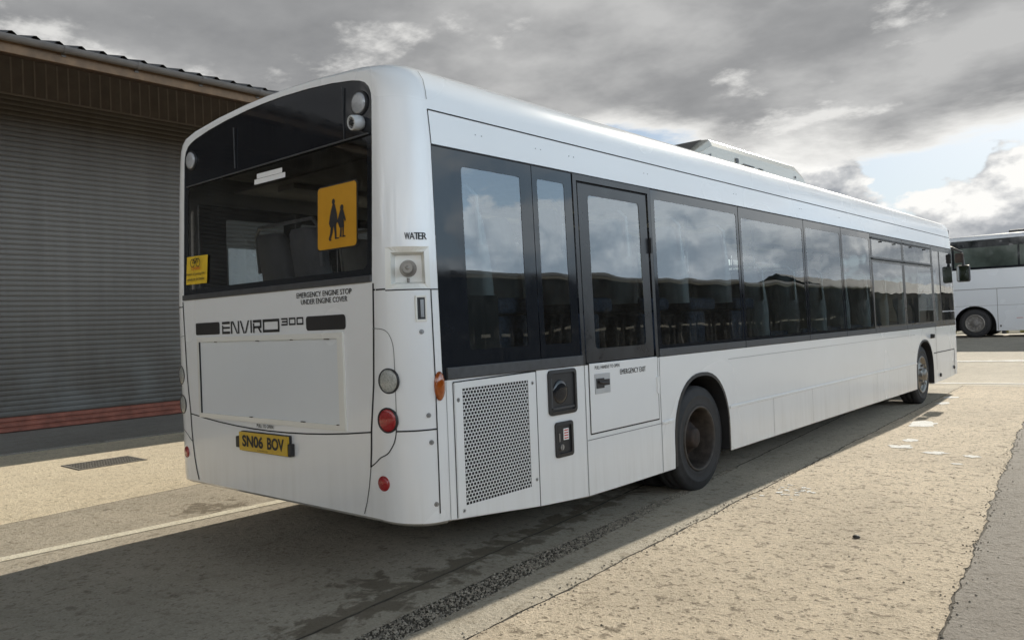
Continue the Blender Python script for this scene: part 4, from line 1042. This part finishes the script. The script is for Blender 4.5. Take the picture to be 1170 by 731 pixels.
for xc in arx:
    for side in (0, 1):
        y_ = CY+.14 if side == 0 else CY+CW-.14; a = (0, -1, 0) if side == 0 else (0, 1, 0)
        t_ = MB(); t_.lathe((xc, y_, CZ+.455), a, tyre_prof(.455, .28, .275), 40); w_ = t_.build('wheel', M['tyre'], coach)
        r_ = MB(); r_.lathe((xc, y_, CZ+.455), a, [(.285, .12), (.28, .145), (.255, .147), (.235, .12), (.2, .11), (.14, .13), (.10, .13), (.09, .17), (.001, .18)], 36); r_.build('rim', M['rimgrey'], w_)
        n_ = MB()
        for k in range(10):
            an = k*math.pi/5; sgn = -1 if side == 0 else 1; n_.cyl((xc+math.cos(an)*.18, y_+sgn*.11, CZ+.455+math.sin(an)*.18), a, .026, .022, .05, 6)
        n_.lathe((xc, y_, CZ+.455), a, [(.275, .146), (.262, .152), (.25, .146)], 36); n_.build('wheel_nuts', M['chrome'], w_)
    wl2 = MB(); pts = [(xc-.60, .60)]+[(xc+.60*math.cos(t), .78+.62*math.sin(t)) for t in [math.pi*(1-i/16) for i in range(17)]]+[(xc+.60, .60)]
    for y0, y1 in ((CY-.025, CY+.7), (CY+CW-.7, CY+CW+.025)):
        wl2.grid([[(x, y0, z) for x, z in pts], [(x, y1, z) for x, z in pts]], False)
    wl2.face([(x, CY+.7, z) for x, z in pts]); wl2.face([(x, CY+CW-.7, z) for x, z in pts]); wl2.build('wheel_arch', M['black'], coach)
cu_ = MB(); cu_.box(CX0+.4, arx[0]-.65, CY+.05, CY+CW-.05, .60, .68); cu_.box(arx[0]+.62, arx[1]-.62, CY+.04, CY+CW-.04, .59, .68); cu_.box(arx[1]+.65, CX1-.2, CY+.05, CY+CW-.05, .6, .68); cu_.box(-.38, -.28, CY+.1, CY+.3, .50, .6); cu_.build('underbody', M['black'], coach)
cr_ = MB(); cr_.box(-.15, 2.0, CY+.5, CY+CW-.5, 3.695, 3.78); cr_.build('roof_unit', M['rubber'], coach, bevel=.03)
cf = MB(); cf.box(-.40, -.36, CY-.032, CY-.02, .72, .78); cf.build('reflector', M['black'], coach)
cf = MB(); cf.box(.05, .22, CY-.026, CY-.02, .985, .998); cf.build('side_badge', M['redink'], coach)

# kerb and grass behind the coach
M['kerbwhite'] = plain('whitened_kerb', (0.72, 0.68, 0.58), 0.8, var=.15, scale=4)
kb = MB(); x = -14.0
while x < 30:
    kb.box(x, x+.32, 30.2, 30.45, .37, .56); x += .55
struct(kb.build('kerb', M['kerbwhite'], None, bevel=.02))
bnk = MB(); bnk.grid([[(x, y, z) for x in (-60, 0, 60)] for y, z in ((30.46, .40), (30.6, .52), (33, .60), (60, .7))], False)
M['earth'] = plain('grassy_earth', (0.20, 0.19, 0.07), 0.95, var=.5, scale=2.5)
struct(bnk.build('bank', M['earth']))
M['grass'] = plain('dry_grass', (0.24, 0.25, 0.08), 0.9, var=.5, scale=4)
gs = MB(); rnd = random.Random(9)
for k in range(7000):
    x = rnd.uniform(-5, 14); y = rnd.uniform(30.5, 33.5); h = rnd.uniform(.04, .14); w_ = .012; dx = rnd.gauss(0, .04)
    zz = .50+.03*(y-30.5); gs.face([(x-w_, y, zz), (x+w_, y, zz), (x+dx, y+rnd.gauss(0, .03), zz+h)])
o = gs.build('grass', M['grass']); o['kind'] = 'stuff'; o['label'] = 'rough dry grass on the bank behind the far coach'

# ------------------------------------------------------------------ what the windows mirror: shed, woodland, hills
M['shedwall'] = plain('dark_shed', (0.030, 0.029, 0.027), 0.85, var=.3, scale=2)
M['paleedge'] = plain('pale_gutter', (0.48, 0.46, 0.40), 0.6, var=.2, scale=3)
shed = thing('timber_shed', 'long dark ribbed shed with a pale gutter, mirrored in the side windows of the bus', 'shed', (0, 0, 0))
SX = 12.6; r_ = []; y = -12.0; i = 0
sw = MB()
while y < 46:
    r_.append([(SX+(.05 if (i//2) % 2 else 0), y, 0), (SX+(.05 if (i//2) % 2 else 0), y, 3.12)]); y += .14; i += 1
sw.grid(r_, False); sw.build('wall', M['shedwall'], shed)
sg = MB(); sg.box(SX-.18, SX-.06, -12, 46, 3.10, 3.17); sg.build('gutter', M['paleedge'], shed)
sr = MB(); sr.face([(SX-.2, -12, 3.18), (SX-.2, 46, 3.18), (SX+3.2, 46, 3.75), (SX+3.2, -12, 3.75)]); sr.face([(SX+3.2, -12, 3.75), (SX+3.2, 46, 3.75), (SX+8, 46, 2.9), (SX+8, -12, 2.9)]); sr.build('roof', M['shedwall'], shed)
se = MB()
for yy in (-12, 45.9): se.face([(SX, yy, 0), (SX+8, yy, 0), (SX+8, yy, 2.9), (SX+3.2, yy, 3.7), (SX, yy, 3.12)])
se.build('end_wall', M['shedwall'], shed)
sl = MB(); y = -9; rnd = random.Random(2)
while y < 40:
    L_ = rnd.uniform(.15, .5); sl.box(SX-.03, SX-.005, y, y+L_, 1.52, 1.60); y += L_+rnd.uniform(.2, .6)
sl.build('pale_battens', M['paleedge'], shed)
M['stone'] = plain('stone_wall', (0.26, 0.235, 0.20), 0.9, var=.3, scale=.8)
brn = thing('stone_barn', 'long stone barn with dark roof beyond the timber shed, mirrored in the front side windows', 'barn', (0, 0, 0))
q = MB(); q.box(15, 26, 52, 96, 0, 3.2); q.build('wall', M['stone'], brn)
q = MB(); q.face([(14.6, 51.6, 3.15), (14.6, 96.4, 3.15), (20.5, 96.4, 4.9), (20.5, 51.6, 4.9)]); q.face([(26.4, 51.6, 3.15), (26.4, 96.4, 3.15), (20.5, 96.4, 4.9), (20.5, 51.6, 4.9)]); q.build('roof', M['rooftile'], brn)
for k in range(8):
    q = MB(); q.box(14.95, 15.0, 54+k*5.2, 56+k*5.2, .0, 2.8); q.build('door', M['shedwall'], brn)
M['hill'] = plain('far_hill', (0.10, 0.12, 0.075), 0.95, var=.4, scale=.05)
def ridge(name, f, h0, amp, n=500, th=30):
    mb = MB(); rows = [[], [], []]
    for i in range(n+1):
        x, y = f(i/n); k = mnoise.noise(Vector((i*.03, h0, 1)))*.7+mnoise.noise(Vector((i*.11, h0, 5)))*.25+mnoise.noise(Vector((i*.7, h0, 5)))*.08
        rows[0].append((x, y, -1)); rows[1].append((x*1.02, y*1.02, (h0+amp*k))); rows[2].append((x*1.6, y*1.6, -1))
    mb.grid(rows, False); return struct(mb.build(name, M['hill']))
ridge('hills', lambda t: (150*math.sin(R(25+120*t)), 150*math.cos(R(25+120*t))), 9, 4)
ridge('hills', lambda t: (110*math.sin(R(140+140*t)), 110*math.cos(R(140+140*t))), 9, 7)
M['leaf'] = plain('wood_leaves', (0.050, 0.075, 0.028), 0.9, var=.6, scale=1.2)
wd = MB(); rnd = random.Random(21)
for k in range(26):
    cx = -22+k*2.6+rnd.gauss(0, .8); cy = -34+rnd.gauss(0, 2); h = rnd.uniform(9, 13)
    for j in range(420):
        a = rnd.uniform(0, 6.28); u_ = rnd.uniform(-1, 1); rr_ = rnd.random()**.4
        x = cx+math.cos(a)*rr_*1.8*math.sqrt(1-u_*u_); y = cy+math.sin(a)*rr_*1.8*math.sqrt(1-u_*u_); z = h*.58+u_*rr_*h*.42
        s_ = rnd.uniform(.15, .38); n_ = Vector((rnd.gauss(0, 1), rnd.gauss(0, 1), rnd.gauss(0, 1))).normalized(); p_ = n_.orthogonal()*s_; q_ = n_.cross(p_)
        c_ = Vector((x, y, z)); wd.face([c_+p_, c_+q_*.6, c_-p_, c_-q_*.6])
    wd.cyl((cx, cy, 0), (0, 0, 1), .18, .1, h*.5, 8)
o = wd.build('woodland', M['leaf']); o['kind'] = 'stuff'; o['label'] = 'distant dark woodland mirrored in the far coach windows'

# ------------------------------------------------------------------ LIGHT
SUN = Vector((-.135, 1.80, 1.0)).normalized()
EL = math.asin(SUN.z); ROT = math.atan2(SUN.x, SUN.y)
sl_ = bpy.data.lights.new('sun', 'SUN'); sl_.energy = 5.0; sl_.angle = R(.53); sl_.color = (1.0, .93, .80)
so_ = bpy.data.objects.new('sun', sl_); so_.rotation_euler = SUN.to_track_quat('Z', 'Y').to_euler(); so_.location = SUN*60; col.objects.link(so_)
w = bpy.data.worlds.new('World'); sc.world = w; w.use_nodes = True
nt = w.node_tree; nt.nodes.clear()
out = nt.nodes.new('ShaderNodeOutputWorld'); bg = nt.nodes.new('ShaderNodeBackground'); nt.links.new(bg.outputs[0], out.inputs[0])
sky = nt.nodes.new('ShaderNodeTexSky'); sky.sky_type = 'NISHITA'; sky.sun_disc = False; sky.sun_elevation = EL; sky.sun_rotation = ROT
sky.air_density = 1.0; sky.dust_density = 0.6; sky.ozone_density = 1.2
tc = nt.nodes.new('ShaderNodeTexCoord')
D = (tc, 'Generated')
xyz = node(nt, 'ShaderNodeSeparateXYZ', {0: D})
zc = math_(nt, 'MAXIMUM', (xyz, 2), 0.0)
den = math_(nt, 'ADD', zc, 0.16)
px_ = math_(nt, 'DIVIDE', (xyz, 0), den); py_ = math_(nt, 'DIVIDE', (xyz, 1), den)
pl2 = node(nt, 'ShaderNodeCombineXYZ', {0: px_, 1: py_, 2: 1.37})
def dot(v):
    v = Vector(v).normalized(); n = node(nt, 'ShaderNodeVectorMath', {0: D, 1: tuple(v)}, operation='DOT_PRODUCT'); return (n, 'Value')
def mrange(v, a, b, c=0.0, d=1.0, smooth=True):
    n = nt.nodes.new('ShaderNodeMapRange'); n.interpolation_type = 'SMOOTHSTEP' if smooth else 'LINEAR'
    if isinstance(v, tuple): nt.links.new(v[0].outputs[v[1]], n.inputs[0])
    else: nt.links.new(v.outputs[0], n.inputs[0])
    for i, q in enumerate((a, b, c, d)): n.inputs[1+i].default_value = q
    return n
n1 = node(nt, 'ShaderNodeTexNoise', {'Vector': pl2, 'Scale': 0.8, 'Detail': 10.0, 'Roughness': 0.58, 'Distortion': 0.2})
n2 = node(nt, 'ShaderNodeTexNoise', {'Vector': pl2, 'Scale': 1.5, 'Detail': 8.0, 'Roughness': 0.55})
# stratified deck overhead, ending 10 to 16 degrees above the horizon, lower on the left
lft = mrange(dot((-.95, .35, .1)), .55, .98)
edge = math_(nt, 'ADD', math_(nt, 'ADD', (xyz, 2), math_(nt, 'MULTIPLY', math_(nt, 'SUBTRACT', n1, .5), .34)), math_(nt, 'MULTIPLY', lft, -.055))
deck = mrange(edge, .176, .200)
thick = mrange(edge, .180, .250)
# heaped cumulus near the horizon
def cnoise(off):
    mp = node(nt, 'ShaderNodeMapping', {'Vector': D, 'Scale': (1.0, 1.0, 1.7), 'Location': off})
    return node(nt, 'ShaderNodeTexNoise', {'Vector': mp, 'Scale': 6.5, 'Detail': 9.0, 'Roughness': 0.55})
c1 = cnoise((1.3, .2, 0)); c2_ = cnoise((1.3, .2, .045))
lowm = mrange((xyz, 2), .25, .07)
bank1 = mrange(dot((-.275, .955, .125)), .985, .9985); bank2 = mrange(dot((-.12, .985, .105)), .992, .999)
banks = math_(nt, 'MULTIPLY', math_(nt, 'MAXIMUM', bank1, bank2), .08)
cum = mrange(math_(nt, 'ADD', math_(nt, 'ADD', math_(nt, 'MULTIPLY', lowm, .19), banks), c1), .575, .615)
lit = mrange(math_(nt, 'SUBTRACT', c1, c2_), -.10, .095, 0, 1, False)
ccol = ramp(nt, lit, [(.10, (.36, .38, .41)), (.45, (.62, .63, .64)), (.80, (1.0, .99, .96))])
# colours
dcol = ramp(nt, n2, [(.32, (.225, .23, .238)), (.49, (.335, .338, .343)), (.64, (.54, .54, .535))])
glow = mrange(dot((.10, 1.55, .72)), .80, 1.0)
bright_edge = mixc(nt, thick, (.95, .94, .91), dcol)
n3 = node(nt, 'ShaderNodeTexNoise', {'Vector': pl2, 'Scale': 2.6, 'Detail': 9.0, 'Roughness': 0.6})
holes = mrange(math_(nt, 'ADD', n3, math_(nt, 'MULTIPLY', glow, .06)), .57, .70)
dk2 = mixc(nt, math_(nt, 'MULTIPLY', holes, .65), bright_edge, (.95, .94, .91))
zen = mrange((xyz, 2), .40, .60, 1.0, .12)  # unseen cloud overhead darkened on purpose, to deepen the shade on the ground
dk3 = node(nt, 'ShaderNodeVectorMath', {0: (dk2, 2)}, operation='SCALE'); nt.links.new(zen.outputs[0], dk3.inputs['Scale'])
skyc = node(nt, 'ShaderNodeVectorMath', {0: (sky, 0)}, operation='SCALE'); skyc.inputs['Scale'].default_value = 0.085
hz = mrange((xyz, 2), .30, .0)
skyb = mixc(nt, math_(nt, 'MULTIPLY', hz, .70), skyc, (.47, .60, .76))
s1 = mixc(nt, cum, skyb, ccol)
s2 = mixc(nt, deck, s1, dk3)
haze = mrange(dot((.86, .45, .20)), .58, .92)
s2 = mixc(nt, math_(nt, 'MULTIPLY', haze, .52), s2, (.48, .65, .80))
# low unseen sky behind the viewer brightened as added fill for the bus
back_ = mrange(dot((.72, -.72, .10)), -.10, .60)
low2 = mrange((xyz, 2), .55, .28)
side_ = mrange(dot((.82, .53, .20)), .62, .95)  # added bright area of unseen sky, lifts the side window reflections
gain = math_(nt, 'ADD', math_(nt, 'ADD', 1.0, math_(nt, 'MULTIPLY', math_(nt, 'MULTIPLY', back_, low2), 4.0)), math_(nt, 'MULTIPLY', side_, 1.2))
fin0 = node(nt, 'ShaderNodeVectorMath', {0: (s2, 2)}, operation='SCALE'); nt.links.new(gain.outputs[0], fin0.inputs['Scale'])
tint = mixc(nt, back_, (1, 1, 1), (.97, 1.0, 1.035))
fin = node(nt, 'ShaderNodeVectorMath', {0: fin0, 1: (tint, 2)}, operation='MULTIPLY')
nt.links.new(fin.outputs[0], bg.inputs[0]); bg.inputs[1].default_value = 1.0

# ------------------------------------------------------------------ CAMERA
cx, cy, cz, yaw, pitch, roll, foc = 4.23598, -2.60023, 1.37983, .71602, .00566, -.03795, 895.97778
cyw, syw = math.cos(yaw), math.sin(yaw); cp, sp_ = math.cos(pitch), math.sin(pitch)
fw = Vector((-syw*cp, cyw*cp, sp_)); r0 = Vector((cyw, syw, 0)); u0 = r0.cross(fw)
rr_ = r0*math.cos(roll)+u0*math.sin(roll); uu_ = -r0*math.sin(roll)+u0*math.cos(roll)
cam = bpy.data.cameras.new('camera'); cam.sensor_width = 36; cam.sensor_fit = 'HORIZONTAL'; cam.lens = foc/1170*36; cam.clip_end = 2000; cam.clip_start = .05
co = bpy.data.objects.new('camera', cam); col.objects.link(co)
co.matrix_world = Matrix(((rr_.x, uu_.x, -fw.x, cx), (rr_.y, uu_.y, -fw.y, cy), (rr_.z, uu_.z, -fw.z, cz), (0, 0, 0, 1)))
sc.camera = co
sc.render.engine = 'CYCLES'
sc.cycles.max_bounces = 10; sc.cycles.transparent_max_bounces = 24; sc.cycles.caustics_reflective = False; sc.cycles.caustics_refractive = False
sc.view_settings.view_transform = 'Standard'; sc.view_settings.look = 'None'; sc.view_settings.exposure = 0; sc.view_settings.gamma = 1
